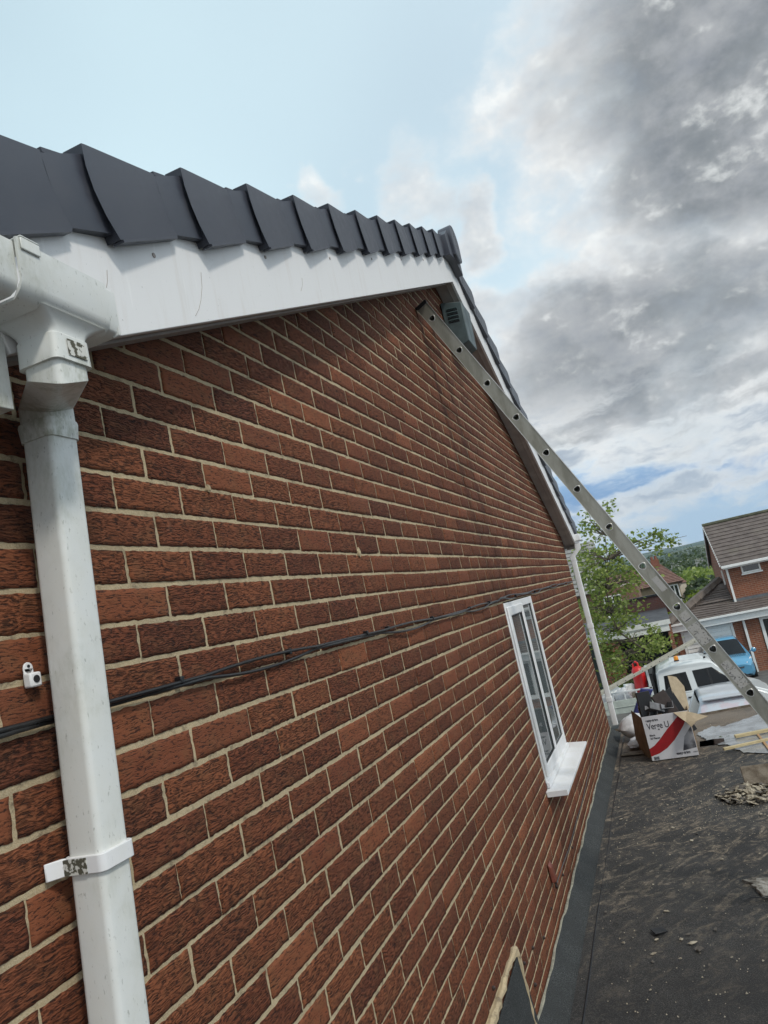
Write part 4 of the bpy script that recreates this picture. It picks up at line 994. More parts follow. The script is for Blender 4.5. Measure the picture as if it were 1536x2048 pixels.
def leaves(C, size, rs, m, name, parent):      # C: n x 3 centres ; each leaf is a folded quad pair
    n = len(C); C = np.asarray(C); rg = np.random.default_rng(rs)
    a = rg.normal(size=(n, 3)); a[:, 2] *= .6; a /= np.linalg.norm(a, axis=1)[:, None]
    b_ = rg.normal(size=(n, 3)); b_ -= (b_*a).sum(1)[:, None]*a; b_ /= np.linalg.norm(b_, axis=1)[:, None]; nn = np.cross(a, b_)
    s = (size*rg.uniform(.6, 1.25, n))[:, None]
    P = [C, C+a*s*.5+b_*s*.32+nn*s*.10, C+a*s, C+a*s*.5-b_*s*.32+nn*s*.10]
    V = np.stack([P[0], P[1], P[2], P[3]], 1).reshape(-1, 3); i0 = np.arange(n)*4
    F = np.concatenate([np.stack([i0, i0+1, i0+2], 1), np.stack([i0, i0+2, i0+3], 1)])
    col = np.repeat(np.stack([rg.random(n)**1.2, rg.random(n), rg.random(n), np.ones(n)], 1), 4, 0)
    return quads(name, V, F, m, parent, col)
def tree_big(base, clumps, trunk, label, size=.15, per=70, m=M_leaf, seed=1, cat='tree', name='garden_tree', rad=.42):
    t = empty(name, base, 0, label, cat); rg = np.random.default_rng(seed); B = Vector(base)
    mb = MB(); pts = [Vector(p)-B for p in trunk]; mb.tube(pts, [.05*(1-.75*i/(len(pts)-1)) for i in range(len(pts))], 8)
    tw = []
    for c in clumps:
        c = Vector(c)-B; q = min(pts, key=lambda p: (p-c).length-.3*p.z if p.z < c.z+.3 else 99)
        mid = (q+c)/2+Vector((rg.normal()*.12, rg.normal()*.12, .12)); mb.tube([q, mid, c, c+(c-mid)*.5], [.022, .015, .009, .004], 5)
    mb.build('trunk', M_bark, t, True)
    C = []
    for i, c in enumerate(clumps):
        c = np.array(Vector(c)-B); k = int(per*rg.uniform(.6, 1.3)); d = rg.normal(size=(k, 3))*rad*np.array([1, 1, .75])*rg.uniform(.6, 1.1); C.append(c+d*.55)
    leaves(np.concatenate(C), size, seed+3, m, 'crown', t); return t
TY = 26.5
def tp(u, v, dy=0): x, z = px(u, v, TY+dy); return (x, TY+dy, z)
rgt = random.Random(21)
cl = []
for (u, v, r, n) in ((1180, 1060, 30, 5), (1175, 1110, 32, 9), (1215, 1090, 36, 8), (1195, 1160, 42, 14), (1235, 1140, 36, 9), (1270, 1160, 26, 5), (1205, 1215, 42, 14), (1245, 1200, 30, 6), (1215, 1262, 36, 12), (1250, 1240, 26, 5),
                     (1235, 1300, 34, 7), (1215, 1325, 30, 7), (1280, 1285, 30, 7), (1310, 1290, 26, 5), (1290, 1315, 22, 3), (1240, 1345, 24, 4), (1190, 1040, 16, 2), (1165, 1170, 20, 4), (1175, 1225, 20, 5), (1185, 1290, 20, 5)):
    for i in range(n): cl.append(tp(u+rgt.gauss(0, r*.55), v+rgt.gauss(0, r*.5), rgt.uniform(-1.0, 1.6)))
for (u, v) in ((1215, 1012), (1262, 1086), (1280, 1082), (1300, 1088), (1318, 1075), (1335, 1080), (1312, 1066), (1345, 1078), (1320, 1098), (1178, 1025), (1170, 1045), (1262, 1082), (1328, 1284), (1335, 1290)): cl.append(tp(u, v, .3))
b0 = tp(1297, 1368); base = (b0[0], b0[1], GZ)
tree_big(base, cl, [base, tp(1297, 1350), tp(1301, 1325), tp(1290, 1300), tp(1265, 1283), tp(1235, 1262), tp(1222, 1225), tp(1212, 1180), tp(1215, 1120), tp(1210, 1070)], 'leafy garden tree with pale green leaves behind the far downpipe', .165, 33, M_leaf, 3, rad=.38)
# ---- far trees
def simple_tree(x, y, top, w_, seed, m, label, group=None, n=2600, size=.5, name='leafy_tree', cat='tree'):
    g = gz(y); h = top-g; t = empty(name, (x, y, g), 0, label, cat, group); rg = np.random.default_rng(seed)
    mb = MB(); mb.tube([(0, 0, 0), (.05*w_, 0, h*.3), (-.03*w_, 0, h*.7)], [.05*w_+.08, .04*w_+.05, .02*w_], 7)
    for i in range(5): a = i*1.3; mb.tube([(0, 0, h*(.25+.08*i)), (w_*.3*math.cos(a), w_*.3*math.sin(a), h*(.5+.08*i))], [.03*w_, .01*w_], 5)
    mb.build('trunk', M_bark, t, True)
    k = 26; cc = rg.normal(size=(k, 3)); cc /= np.linalg.norm(cc, axis=1)[:, None]; cc *= rg.uniform(.35, .9, k)[:, None]; cc *= np.array([w_/2, w_/2, h*.36]); cc[:, 2] += h*.60
    wh = rg.integers(0, k, n); d = rg.normal(size=(n, 3)); d /= np.linalg.norm(d, axis=1)[:, None]
    P = cc[wh]+d*(w_*.17*rg.uniform(.7, 1.15, n))[:, None]*np.array([1, 1, .8]); P[:, 2] = np.clip(P[:, 2], h*.15, h*1.0)
    leaves(P, size, seed+1, m, 'crown', t); return t
def at(u, v, Y): x, z = px(u, v, Y); return x, Y, z
G1 = 'trees in the valley beyond the houses'
L1 = ['round green tree in the valley beyond the semi-detached house', 'darker spreading tree in the valley wood', 'pale green bushy tree near the brick gable in the valley']
sp_ = [(1285, 1125, 95, 8, 0), (1310, 1118, 110, 9, 1), (1335, 1122, 90, 8, 0), (1355, 1116, 120, 10, 1), (1375, 1118, 100, 9, 1), (1395, 1110, 115, 10, 0), (1412, 1110, 105, 9, 1), (1425, 1112, 95, 9, 1), (1395, 1135, 75, 8, 2), (1415, 1150, 66, 7, 2), (1380, 1150, 70, 6, 2), (1428, 1165, 58, 7, 0), (1400, 1160, 60, 6, 1), (1360, 1135, 85, 7, 2), (1268, 1140, 88, 7, 1), (1240, 1145, 92, 8, 0), (1210, 1150, 96, 8, 1)]
for i, (u, v, Y, w_, k) in enumerate(sp_):
    x, _, z = at(u, v, Y); simple_tree(x, Y, z, w_, 40+i, (M_leafm, M_leafd, M_leaf)[k], L1[k], G1, 3000, .55)
for i, (u, v, Y, w_) in enumerate(((1300, 1188, 48, 3.2), (1322, 1186, 49, 3.0), (1405, 1178, 44, 3.0), (1375, 1190, 45, 3.0), (1350, 1200, 46, 2.6))):
    x, _, z = at(u, v, Y); simple_tree(x, Y, z, w_, 80+i, M_leafy, 'yellow green garden shrub behind the flat roofed garage', 'yellow green shrubs between the houses', 2200, .22, 'garden_shrub', 'shrub')
# distant wood as one mass
rg = np.random.default_rng(9); C = []
for i in range(420):
    y = rg.uniform(150, 420); x = rg.uniform(-.12, .24)*y; top = -17.5+rg.uniform(9, 16)+ (y-150)*.012
    C.append(np.array([x, y, top-3])+rg.normal(size=(70, 3))*np.array([3.2, 3.2, 2.2]))
o = leaves(np.concatenate(C), 1.6, 4, M_leafd, 'distant_wood', None); tag(o, 'dark mass of woodland below the distant hills', 'woodland', kind='stuff')

# ================================================================== OPPOSITE HOUSES
M_hb = mat('house_brick', b_farbrick((.30, .095, .045), (.20, .065, .036), (.33, .28, .21)))
def b_rtile(c1, c2, pitch=.32):
    def f(nt, b):
        g = nt.geo(); n = nt.noise(g, 3.5, 5, .65); n2 = nt.noise(g, .8, 3)
        c = nt.mix(nt.ramp(n, .35, .65), c1, c2); c = nt.mix(nt.ramp(n2, .6, .75, 0., .3), c, (.20, .18, .13)); nt.put(b.inputs['Base Color'], c); b.inputs['Roughness'].default_value = .85
        nt.put(b.inputs['Normal'], nt.bump(nt.noise(g, 30, 3), .3, .01))
    return f
M_rt = mat('brown_roof_tile', b_rtile((.10, .078, .068), (.15, .12, .105))); M_rtr = mat('red_brown_roof_tile', b_rtile((.15, .075, .055), (.22, .12, .09))); M_w = mat('white_paint', b_pvc(.10, (.86, .86, .84)))
def lapped(mb, A, B, Cp, D, pitch=.30, th=.035):   # A-B eave left/right, D-C ridge left/right
    A, B, Cp, D = map(Vector, (A, B, Cp, D)); L = max((D-A).length, (Cp-B).length); n = max(2, int(L/pitch)); nr = (B-A).cross(D-A).normalized()
    if nr.z < 0: nr = -nr
    for i in range(n):
        a, b_ = i/n, (i+1)/n
        p, q, r, s = A.lerp(D, a), B.lerp(Cp, a), B.lerp(Cp, b_), A.lerp(D, b_)
        mb.hexa([p, q, r, s], [p+nr*th, q+nr*th, r+nr*.006, s+nr*.006])
def win(parent, x0, x1, z0, z1, Y, mull=(), name='window', t=.06, glass=M_glass):
    mb = MB(); mb.box(x0, x0+t, Y-.05, Y+.02, z0, z1); mb.box(x1-t, x1, Y-.05, Y+.02, z0, z1); mb.box(x0+t, x1-t, Y-.05, Y+.02, z1-t, z1); mb.box(x0+t, x1-t, Y-.05, Y+.02, z0, z0+t)
    for m_ in mull: mb.box(m_-t/2, m_+t/2, Y-.05, Y+.02, z0+t, z1-t)
    f = mb.build(name, M_w, parent); q = MB(); q.box(x0+t, x1-t, Y-.012, Y-.002, z0+t, z1-t); q.build('pane', glass, f)
    s = MB(); s.box(x0-.04, x1+.04, Y-.10, Y-.052, z0-.06, z0-.005); s.build('sill', M_w, f); return f
def house_right():
    h = empty('detached_house', (0, 0, 0), 0, 'two storey brown brick house with brown tiled roof and white garage door opposite', 'house')
    gl = gz(31)
    Yf, Yl = 32.0, 31.0; XR = 13.0
    # upper block
    xl = 3.60; ze = -.98; zr = .80; Yr = 35.0; Yb = 38.0
    mb = MB(); mb.box(xl, XR, Yf, Yf+.25, gl, ze+.02); mb.box(xl, xl+.25, Yf+.251, Yb, gl, ze+.02); mb.prism([(Yf+.01, ze+.021), (Yb-.01, ze+.021), (Yr, zr-.05)], 0, xl, xl+.25)
    mb.build('wall', M_hb, h)
    mb = MB(); lapped(mb, (xl-.12, Yf-.32, ze-.08), (XR, Yf-.32, ze-.08), (XR, Yr, zr), (xl-.12, Yr, zr), .31); lapped(mb, (xl-.12, Yb+.3, ze-.08), (XR, Yb+.3, ze-.08), (XR, Yr, zr), (xl-.12, Yr, zr), .31)
    rf = mb.build('roof', M_rt, h)
    mb = MB(); mb.tube([(xl-.15, Yr, zr+.03), (XR, Yr, zr+.03)], .09, 8); mb.build('ridge', noisy((.10, .10, .06), .4, 5, .9), rf, True)
    mb = MB(); n = 20
    for i in range(n):      # white mortared verge, tile by tile
        a = (i+.5)/n; y = Yf-.32+(Yr-Yf+.32)*a; z = ze-.08+(zr-ze+.08)*a; mb.box(xl-.16, xl-.121, y-.055, y+.055, z-.04, z+.035)
    mb.build('verge_mortar', M_w, rf)
    mb = MB(); mb.hexa([(xl-.16, Yr+.01, zr-.14), (xl-.13, Yr+.01, zr-.14), (xl-.13, Yb+.3, ze-.22), (xl-.16, Yb+.3, ze-.22)], [(xl-.16, Yr+.01, zr-.02), (xl-.13, Yr+.01, zr-.02), (xl-.13, Yb+.3, ze-.10), (xl-.16, Yb+.3, ze-.10)]); mb.build('barge_board', M_w, h)
    mb = MB(); mb.box(xl-.12, XR, Yf-.40, Yf-.30, ze-.17, ze-.06); mb.box(xl-.06, XR, Yf-.298, Yf-.27, ze-.22, ze-.05); mb.build('gutter', M_w, h, False, .02)
    mb = MB(); mb.box(xl+.04, xl+.12, Yf-.10, Yf-.02, -2.62, ze-.17); mb.box(xl-.07, xl-.01, Yf+.9, Yf+.97, -1.85, ze-.25); mb.build('downpipe', M_w, h)
    x0, z1 = px(1478, 1125, Yf); x1, _ = px(1516, 1117, Yf); _, z0 = px(1486, 1147, Yf); win(h, x0, x1, z0, z1, Yf-.01)
    # vent pipe on roof
    x, z = px(1521, 1088, 33.2); mb = MB(); mb.lathe([(.055, -.3), (.055, .12), (.075, .12), (.075, .22), (.03, .26)], (x, 33.2, z), 10); mb.box(x-.28, x+.28, 33.0, 33.3, z-.31, z-.25); mb.build('vent_pipe', M_w, rf)
    # single storey front with hipped end
    gxl = 1.08; zg = -2.88
    zt_ = -1.95; A = (gxl-.15, Yl-.32, zg-.02); B = (XR, Yl-.32, zg-.02)
    ap = (3.50, 33.6, -1.70)
    mb = MB()
    lapped(mb, A, (3.58, Yl-.32, zg-.02), (3.58, Yf-.01, -2.55), (gxl+.75, Yf-.01, -2.42), .24)
    lapped(mb, (gxl+.75, Yf-.01, -2.43), (3.59, Yf-.01, -2.43), (3.59, 33.6, -1.72), (3.4, 33.6, -1.72), .24)
    lapped(mb, (3.581, Yl-.32, zg-.02), B, (XR, Yf-.01, -2.55), (3.581, Yf-.01, -2.55), .24)
    lapped(mb, A, (gxl-.15, 36.0, zg-.02), (3.4, 33.8, -1.72), (3.4, 33.6, -1.72), .3)
    r2 = mb.build('porch_roof', M_rt, h)
    mb = MB(); mb.box(gxl+.8, 3.59, Yf+.0, 35.5, gl, -2.46); mb.hexa([(2.6, 32.3, -2.45), (3.59, 32.3, -2.45), (3.59, 33.7, -2.45), (2.6, 33.7, -2.45)], [(3.2, 33.2, -1.80), (3.59, 33.2, -1.80), (3.59, 33.7, -1.80), (3.2, 33.7, -1.80)]); mb.build('roof_void', M_rt, h)
    mb = MB(); a = Vector(A)+Vector((0, 0, .06)); b_ = Vector((3.42, 33.6, -1.66)); n = 9
    for i in range(n): p, q = a.lerp(b_, i/n), a.lerp(b_, (i+1)/n); mb.tube([p, q+Vector((0, 0, .02))], [.20, .18], 6)
    mb.build('hip_tile', noisy((.15, .12, .10), .3, 4, .85), r2, True)
    mb = MB(); mb.box(3.6, XR, Yf-.012, Yf-.002, -2.62, -2.44); mb.box(3.61, XR, Yf-.06, Yf-.0125, -2.60, -2.50); mb.build('lead_flashing', noisy((.16, .17, .18), .2, 5, .5, metal=.3), h)
    mb = MB(); mb.box(gxl-.15, XR, Yl-.42, Yl-.31, zg-.08, zg+.0); mb.box(gxl-.1, XR, Yl-.309, Yl-.28, zg-.34, zg-.01); mb.box(gxl-.1, gxl-.07, Yl-.279, 35.5, zg-.30, zg-.01); mb.build('fascia', M_w, h, False, .008)
    gx0, _ = px(1360, 1262, Yl); gx1, _ = px(1463, 1242, Yl); gt = -3.26
    mb = MB(); mb.box(gxl, gx0-.0, Yl, Yl+.22, gl, zg-.05); mb.box(gx1, gx1+.35, Yl, Yl+.22, gl, zg-.05); mb.box(gx1+.47, gx1+.95, Yl+.0, Yl+.22, gl, zg-.05); mb.box(gx0, gx1, Yl+.02, Yl+.2, gt, zg-.05); mb.box(gxl, gxl+.2, Yl+.221, 36, gl, zg-.3)
    mb.build('porch_wall', M_hb, h)
    mb = MB(); mb.box(gx0, gx0+.09, Yl-.03, Yl+.08, gl, gt); mb.box(gx1-.09, gx1, Yl-.03, Yl+.08, gl, gt); mb.box(gx0+.09, gx1-.09, Yl-.03, Yl+.08, gt-.09, gt)
    for i in range(12):
        z = gl+.03+i*(gt-.12-gl)/12; mb.hexa([(gx0+.1, Yl+.0, z), (gx1-.1, Yl+.0, z), (gx1-.1, Yl+.06, z), (gx0+.1, Yl+.06, z)], [(gx0+.1, Yl+.022, z+.15), (gx1-.1, Yl+.022, z+.15), (gx1-.1, Yl+.06, z+.15), (gx0+.1, Yl+.06, z+.15)])
    gd = mb.build('garage_door', M_w, h); q = MB(); q.box((gx0+gx1)/2-.06, (gx0+gx1)/2+.06, Yl-.03, Yl-.01, gl+.9, gl+.94); q.build('handle', M_black, gd)
    mb = MB(); mb.box(gx1+.36, gx1+.45, Yl-.12, Yl-.03, gl, zg-.05); mb.build('downpipe', M_w, h)
    xa = gx1+.98; win(h, xa, XR-.1, gl+.45, zg-.36, Yl+.02, (xa+.72, xa+2.0), 'porch_window', .11)
    mb = MB(); mb.box(xa, XR, Yl+.01, Yl+.2, gl, gl+.44); mb.build('plinth', M_hb, h)
house_right()
def flat_garage():
    Y = 29.0; h = empty('carport_garage', (0, 0, 0), 0, 'low flat roofed garage with white fascia and dark open doorway behind the van', 'garage')
    gl = gz(29); x0, x1 = -4.2, 1.03
    mb = MB(); mb.box(x0, x1, Y-.04, Y, -2.68, -2.50); mb.box(x0, x1-.08, Y+.001, Y+.04, -2.93, -2.681); mb.build('fascia', M_w, h)
    mb = MB(); mb.hexa([(x0, Y, -2.52), (x1, Y, -2.52), (x1, Y+5.2, -2.40), (x0, Y+5.2, -2.40)], [(x0, Y, -2.49), (x1, Y, -2.49), (x1, Y+5.2, -2.36), (x0, Y+5.2, -2.36)])
    mb.build('roof', noisy((.055, .055, .06), .3, 2, .6), h)
    mb = MB(); mb.box(-1.9, -1.0, Y+.05, Y+.27, gl, -2.52); mb.box(.86, 1.02, Y+.05, 34, gl, -2.52); mb.box(x0, x0+.2, Y+.05, 34, gl, -2.52); mb.box(x0+.2, .86, 33.8, 34, gl, -2.52); mb.build('wall', M_hb, h)
    mb = MB(); mb.box(-.85, 1.2, 34.3, 34.5, -2.6, -1.78); mb.build('parapet_wall', mat('dark_brick', b_farbrick((.10, .035, .028), (.07, .028, .024), (.10, .08, .07))), h)
    mb = MB(); mb.box(-.9, 1.2, 34.25, 34.55, -1.779, -1.70); mb.build('coping', M_black, h)
    mb = MB(); mb.box(-.98, .84, Y+1.5, Y+1.55, gl, -2.6); mb.build('garage_door', noisy((.02, .022, .03), .2, 3, .5), h)  # dark sheet standing for the shade inside the open carport
    mb = MB(); mb.box(x0+.25, -1.95, Y+.15, Y+.19, gl, -2.6); mb.build('garage_door', noisy((.03, .045, .04), .2, 3, .5), h)
flat_garage()
def terrace():    # brick house with pale striped roof behind the tree
    Y = 44.; h = empty('brick_cottage', (0, 0, 0), 0, 'brown brick house with pale striped tiled roof behind the garden tree', 'house')
    x0, _ = px(1130, 1150, Y); x1, _ = px(1285, 1200, Y); zt = px(1170, 1085, Y+3)[1]; ze = px(1185, 1185, Y)[1]; gl = gz(Y)
    x1 = -.2
    mb = MB(); mb.box(x0-6, x1, Y, Y+6, gl, ze); mb.build('wall', mat('cottage_brick', b_farbrick((.22, .11, .06), (.16, .08, .05), (.3, .26, .2))), h)
    mb = MB(); lapped(mb, (x0-6, Y-.3, ze-.05), (x1-1.5, Y-.3, ze-.05), (x1-1.9, Y+3, zt), (x0-6, Y+3, zt), .33, .05); rf = mb.build('roof', noisy((.30, .29, .27), .3, 2, .6), h)
    win(h, x1-2.0, x1-1.0, ze-1.6, ze-.4, Y-.01, (x1-1.5,))
terrace()
def semi():
    Y = 60.; h = empty('semi_detached_house', (0, 0, 0), 0, 'cream rendered semi-detached house with red brown hipped roof and white bay window', 'house'); gl = gz(Y)
    ze = -2.15; x0 = -2.2; x1 = 2.45; Mr = noisy((.33, .25, .16), .2, 3, .9)
    mb = MB(); mb.box(x0-4, x1, Y, Y+8, gl, ze); mb.build('wall', Mr, h)
    ap = (1.35, Y+4, -.62)
    mb = MB(); lapped(mb, (x0-4, Y-.4, ze), (x1+.4, Y-.4, ze), (ap[0]+.2, ap[1], ap[2]), (x0-4, ap[1], ap[2]), .33, .05); lapped(mb, (x1+.41, Y-.4, ze), (x1+.41, Y+8.4, ze), (ap[0]+.2, ap[1]+.1, ap[2]), (ap[0]+.2, ap[1], ap[2]), .33, .05)
    rf = mb.build('roof', M_rtr, h)
    mb = MB(); mb.box(.85, 1.5, Y+3.4, Y+4.4, -1.0, -.15); mb.lathe([(.12, 0), (.10, .3)], (1.0, Y+3.9, -.15), 8); mb.lathe([(.12, 0), (.10, .3)], (1.3, Y+3.9, -.15), 8); mb.build('chimney', mat('stack_brick', b_farbrick((.28, .09, .05), (.2, .06, .04), (.2, .16, .12))), rf)
    win(h, 1.72, 2.38, -3.75, -2.30, Y-.01, (2.05,), t=.09)
    mb = MB(); mb.prism([(x1+.001, Y+.6), (x1+.55, Y+1.0), (x1+.55, Y+2.6), (x1+.001, Y+3.0)], 2, -6.2, -2.35); b_ = mb.build('bay', noisy((.62, .55, .45), .15, 3, .8), h)
    mb = MB(); mb.loft([[(x1+.0, Y+.5, -2.349), (x1+.65, Y+.95, -2.349), (x1+.65, Y+2.65, -2.349), (x1, Y+3.1, -2.349)], [(x1, Y+1.2, -1.9), (x1+.3, Y+1.4, -1.9), (x1+.3, Y+2.2, -1.9), (x1, Y+2.4, -1.9)]]); mb.build('bay_roof', M_rtr, b_)
    mb = MB(); mb.box(1.6, 2.9, Y-.35, Y-.011, -3.98, -3.86); mb.box(1.6, 2.9, Y-.35, Y-.011, -4.25, -4.1); mb.build('balcony_rail', M_w, h)
semi()
for i, (u0, u1, v, Y) in enumerate(((1335, 1372, 1128, 130.), (1385, 1412, 1119, 150.))):
    x0, z = px(u0, v, Y); x1, _ = px(u1, v-5, Y); h = empty('distant_house', (0, 0, 0), 0, ('grey roofed bungalow half hidden in trees above the semi-detached house', 'small pale roofed house among valley trees nearer the brick gable')[i], 'house')
    mb = MB(); mb.box(x0, x1, Y, Y+6, gz(Y), z-1.6); mb.build('wall', noisy((.4, .36, .3), .2, 1, .9), h); mb = MB(); lapped(mb, (x0-.3, Y-.3, z-1.7), (x1+.3, Y-.3, z-1.7), (x1-.6, Y+3, z), (x0+.6, Y+3, z), .4, .05); mb.build('roof', noisy((.24, .24, .22), .2, 1, .8), h)
# fence bits and planters at the tree foot
def planter(u, v, Y, r, m, label):
    x, z = px(u, v, Y); t = empty('plant_pot', (x, Y, GZ), 0, label, 'plant pot'); mb = MB(); mb.lathe([(r*.7, 0), (r, r*1.6), (r*1.08, r*1.6), (r*1.08, r*1.8), (r*.9, r*1.8), (r*.85, r*1.6)], (0, 0, 0), 16); mb.build('pot', m, t, True)
    rg = np.random.default_rng(int(u)); leaves(rg.normal(size=(260, 3))*r*np.array([.8, .8, .6])+np.array([0, 0, r*2.6]), .10, int(u), M_leafm, 'foliage', t)
planter(1232, 1362, 27.0, .22, M_w, 'white plant pot under the garden tree'); planter(1212, 1365, 27.2, .20, noisy((.25, .09, .05), .2, 9, .8), 'terracotta plant pot left of the white pot under the tree'); planter(1252, 1362, 27.3, .24, M_black, 'dark plant pot right of the white pot under the tree')

# ================================================================== VEHICLES
def paint(c, r=.25, m=.0):
    def f(nt, b):
        b.inputs['Coat Weight'].default_value = .6; b.inputs['Coat Roughness'].default_value = .08
        nt.put(b.inputs['Base Color'], nt.mix(nt.ramp(nt.noise(nt.geo(), 3, 5), .4, .75, 0., .25), c, tuple(k*.75 for k in c)))
    return mat('car_paint', f, c, r, m)
M_tyre = noisy((.018, .018, .018), .3, 20, .85); M_rim = noisy((.45, .45, .46), .2, 20, .35, metal=.8); M_dark = noisy((.02, .02, .022), .3, 20, .6); M_lamp = mat('lamp', None, (.75, .77, .8), .12, spec=.8)
def wheel(parent, x, y, r=.31, wd=.2):
    R = Matrix.Rotation(math.pi/2, 3, 'X'); w_ = MB(); w_.lathe([(r*.62, -wd/2), (r*.95, -wd/2), (r, -wd*.35), (r, wd*.35), (r*.95, wd/2), (r*.62, wd/2)], (x, y, r), 26, R); o = w_.build('wheel', M_tyre, parent, True)
    q = MB(); q.lathe([(r*.60, -wd*.45), (r*.60, wd*.45), (r*.5, wd*.4), (r*.12, wd*.46)], (x, y, r), 20, R); q.build('rim', M_rim, o, True)
def car(name, label, st, M_p, loc, rz, glass_cells, front_extra=True, L=4.):
    """st: stations along the length (x, zbottom, zbelt, zroof, half width, half roof width); lofted to one shell"""
    t = empty(name, loc, rz, label, 'car')
    rows = []
    for (x, zb_, zl, zt, hw, hr) in st:
        zm = zb_+(zl-zb_)*.5
        half = [(hw*.90, zb_), (hw*.99, zb_+(zl-zb_)*.25), (hw, zm), (hw*.965, zl), (hr, zt-.045 if zt-zl > .2 else zt-.02), (hr*.82, zt-.008), (hr*.42, zt), (0, zt+.006)]
        rows.append([(x, -a, b_) for a, b_ in half]+[(x, a, b_) for a, b_ in half[-2::-1]])
    V = [p for r in rows for p in r]; n = len(rows[0]); body = []; parts = {'side_window': [], 'side_window ': [], 'windscreen': [], 'rear_window': []}
    for i in range(len(rows)-1):
        for j in range(n-1):
            f = (i*n+j, i*n+j+1, (i+1)*n+j+1, (i+1)*n+j); jj = j if j < n//2 else n-2-j
            kind = glass_cells.get((i, 'side' if jj == 3 else 'top' if jj >= 4 else 'low'))
            if kind == 'side_window' and j >= n//2: kind = 'side_window '
            (parts[kind] if kind else body).append(f)
    def mk(fs, nm, m, push=0.):
        used_ = sorted({k for f in fs for k in f}); mp = {k: i for i, k in enumerate(used_)}
        mb = MB(); mb.v = [V[k] for k in used_]; mb.f = [tuple(mp[k] for k in f) for f in fs]; o = mb.build(nm, m, t, True, 0, 2, 42)
        if nm == 'body': s = o.modifiers.new('thick', 'SOLIDIFY'); s.thickness = .02
        return o
    caps = [tuple(reversed(range(n))), tuple((len(rows)-1)*n+j for j in range(n))]
    bottom = [(i*n, (i+1)*n, (i+1)*n+n-1, i*n+n-1) for i in range(len(rows)-1)]
    mk(body+caps+bottom, 'body', M_p)
    for k, fs in parts.items():
        if fs: mk(fs, k.strip(), M_reflectshade if (name.startswith('silver') and k == 'rear_window') else M_glasscar)
    return t
def b_reflectshade(nt, b):
    p = nt.geo(); c = nt.mix(nt.ramp(nt.noise(nt.scale(p, (1.4, 1, 3)), 2.2, 3), .42, .55), (.52, .44, .47), (.50, .53, .57)); nt.put(b.inputs['Base Color'], c); b.inputs['Roughness'].default_value = .08; b.inputs['Coat Weight'].default_value = 1.  # pale sky reflection and pinkish sunshade painted as the glass colour
M_reflectshade = mat('rear_glass_painted_reflection', b_reflectshade)
HATCH = [(-2.02, .42, .80, .84, .74, .70), (-1.96, .30, .86, .98, .80, .66), (-1.80, .22, .90, 1.18, .84, .60), (-1.50, .20, .92, 1.44, .855, .56), (-.9, .19, .93, 1.50, .86, .57), (-.1, .19, .92, 1.515, .86, .58), (.45, .19, .91, 1.47, .86, .57), (1.18, .19, .90, .985, .85, .70), (1.55, .20, .84, .92, .83, .66), (1.88, .24, .76, .84, .79, .58), (2.03, .34, .62, .70, .70, .50)]
GC = {(2, 'top'): 'rear_window', (2, 'side'): None, (3, 'side'): 'side_window', (4, 'side'): 'side_window', (5, 'side'): 'side_window', (6, 'top'): 'windscreen'}
blue = car('blue_hatchback', 'light blue small hatchback parked nose out by the white garage door', HATCH, paint((.11, .33, .52)), (2.62, 30.35, GZ-.17), -math.pi/2, GC)
for x in (-1.25, 1.27):
    for y in (-.76, .76): wheel(blue, x, y)
for s in (-1, 1):
    mb = MB(); mb.loft([[(1.62, s*.68, .70), (1.93, s*.50, .66), (1.95, s*.50, .73), (1.60, s*.74, .86)], [(1.66, s*.795, .72), (1.97, s*.60, .67), (1.98, s*.58, .74), (1.60, s*.80, .88)]]); mb.build('headlight', M_lamp, blue, True)
    mb = MB(); mb.lathe([(.03, -.06), (.08, -.04), (.09, .03), (.05, .06)], (.80, s*1.0, .99), 12, Matrix.Rotation(math.pi/2, 3, 'Y')); mb.beam((.80, s*.84, .95), (.80, s*.97, .97), .05, .03); mb.build('mirror', paint((.11, .33, .52)), blue, True)
    mb = MB(); mb.lathe([(.07, 0), (.05, .02)], (1.97, s*.55, .40), 12, Matrix.Rotation(math.pi/2, 3, 'Y')); mb.build('fog_lamp', M_lamp, blue)
mb = MB(); mb.loft([[(1.95, -.46, .60), (1.95, .46, .60), (1.93, .50, .68), (1.93, -.50, .68)], [(2.055, -.44, .58), (2.055, .44, .58), (1.99, .48, .69), (1.99, -.48, .69)]]); mb.build('grille', M_dark, blue)
mb = MB(); mb.loft([[(1.95, -.62, .25), (1.95, .62, .25), (1.95, .45, .40), (1.95, -.45, .40)], [(2.06, -.50, .26), (2.06, .50, .26), (2.06, .40, .38), (2.06, -.40, .38)]]); mb.build('lower_intake', M_dark, blue)
mb = MB(); mb.box(2.06, 2.07, -.26, .26, .42, .53); mb.build('number_plate', M_w, blue)
silver = car('silver_hatchback', 'silver hatchback parked just beyond the edge of the flat roof', HATCH, paint((.55, .56, .58), .3, .4), (1.72, 18.9, GZ), math.pi/2, GC)
for x in (-1.25, 1.27):
    for y in (-.76, .76): wheel(silver, x, y)
mb = MB(); mb.box(-1.62, -1.35, -.50, .50, 1.455, 1.49); mb.build('roof_spoiler', paint((.55, .56, .58), .3, .4), silver, False, .012)
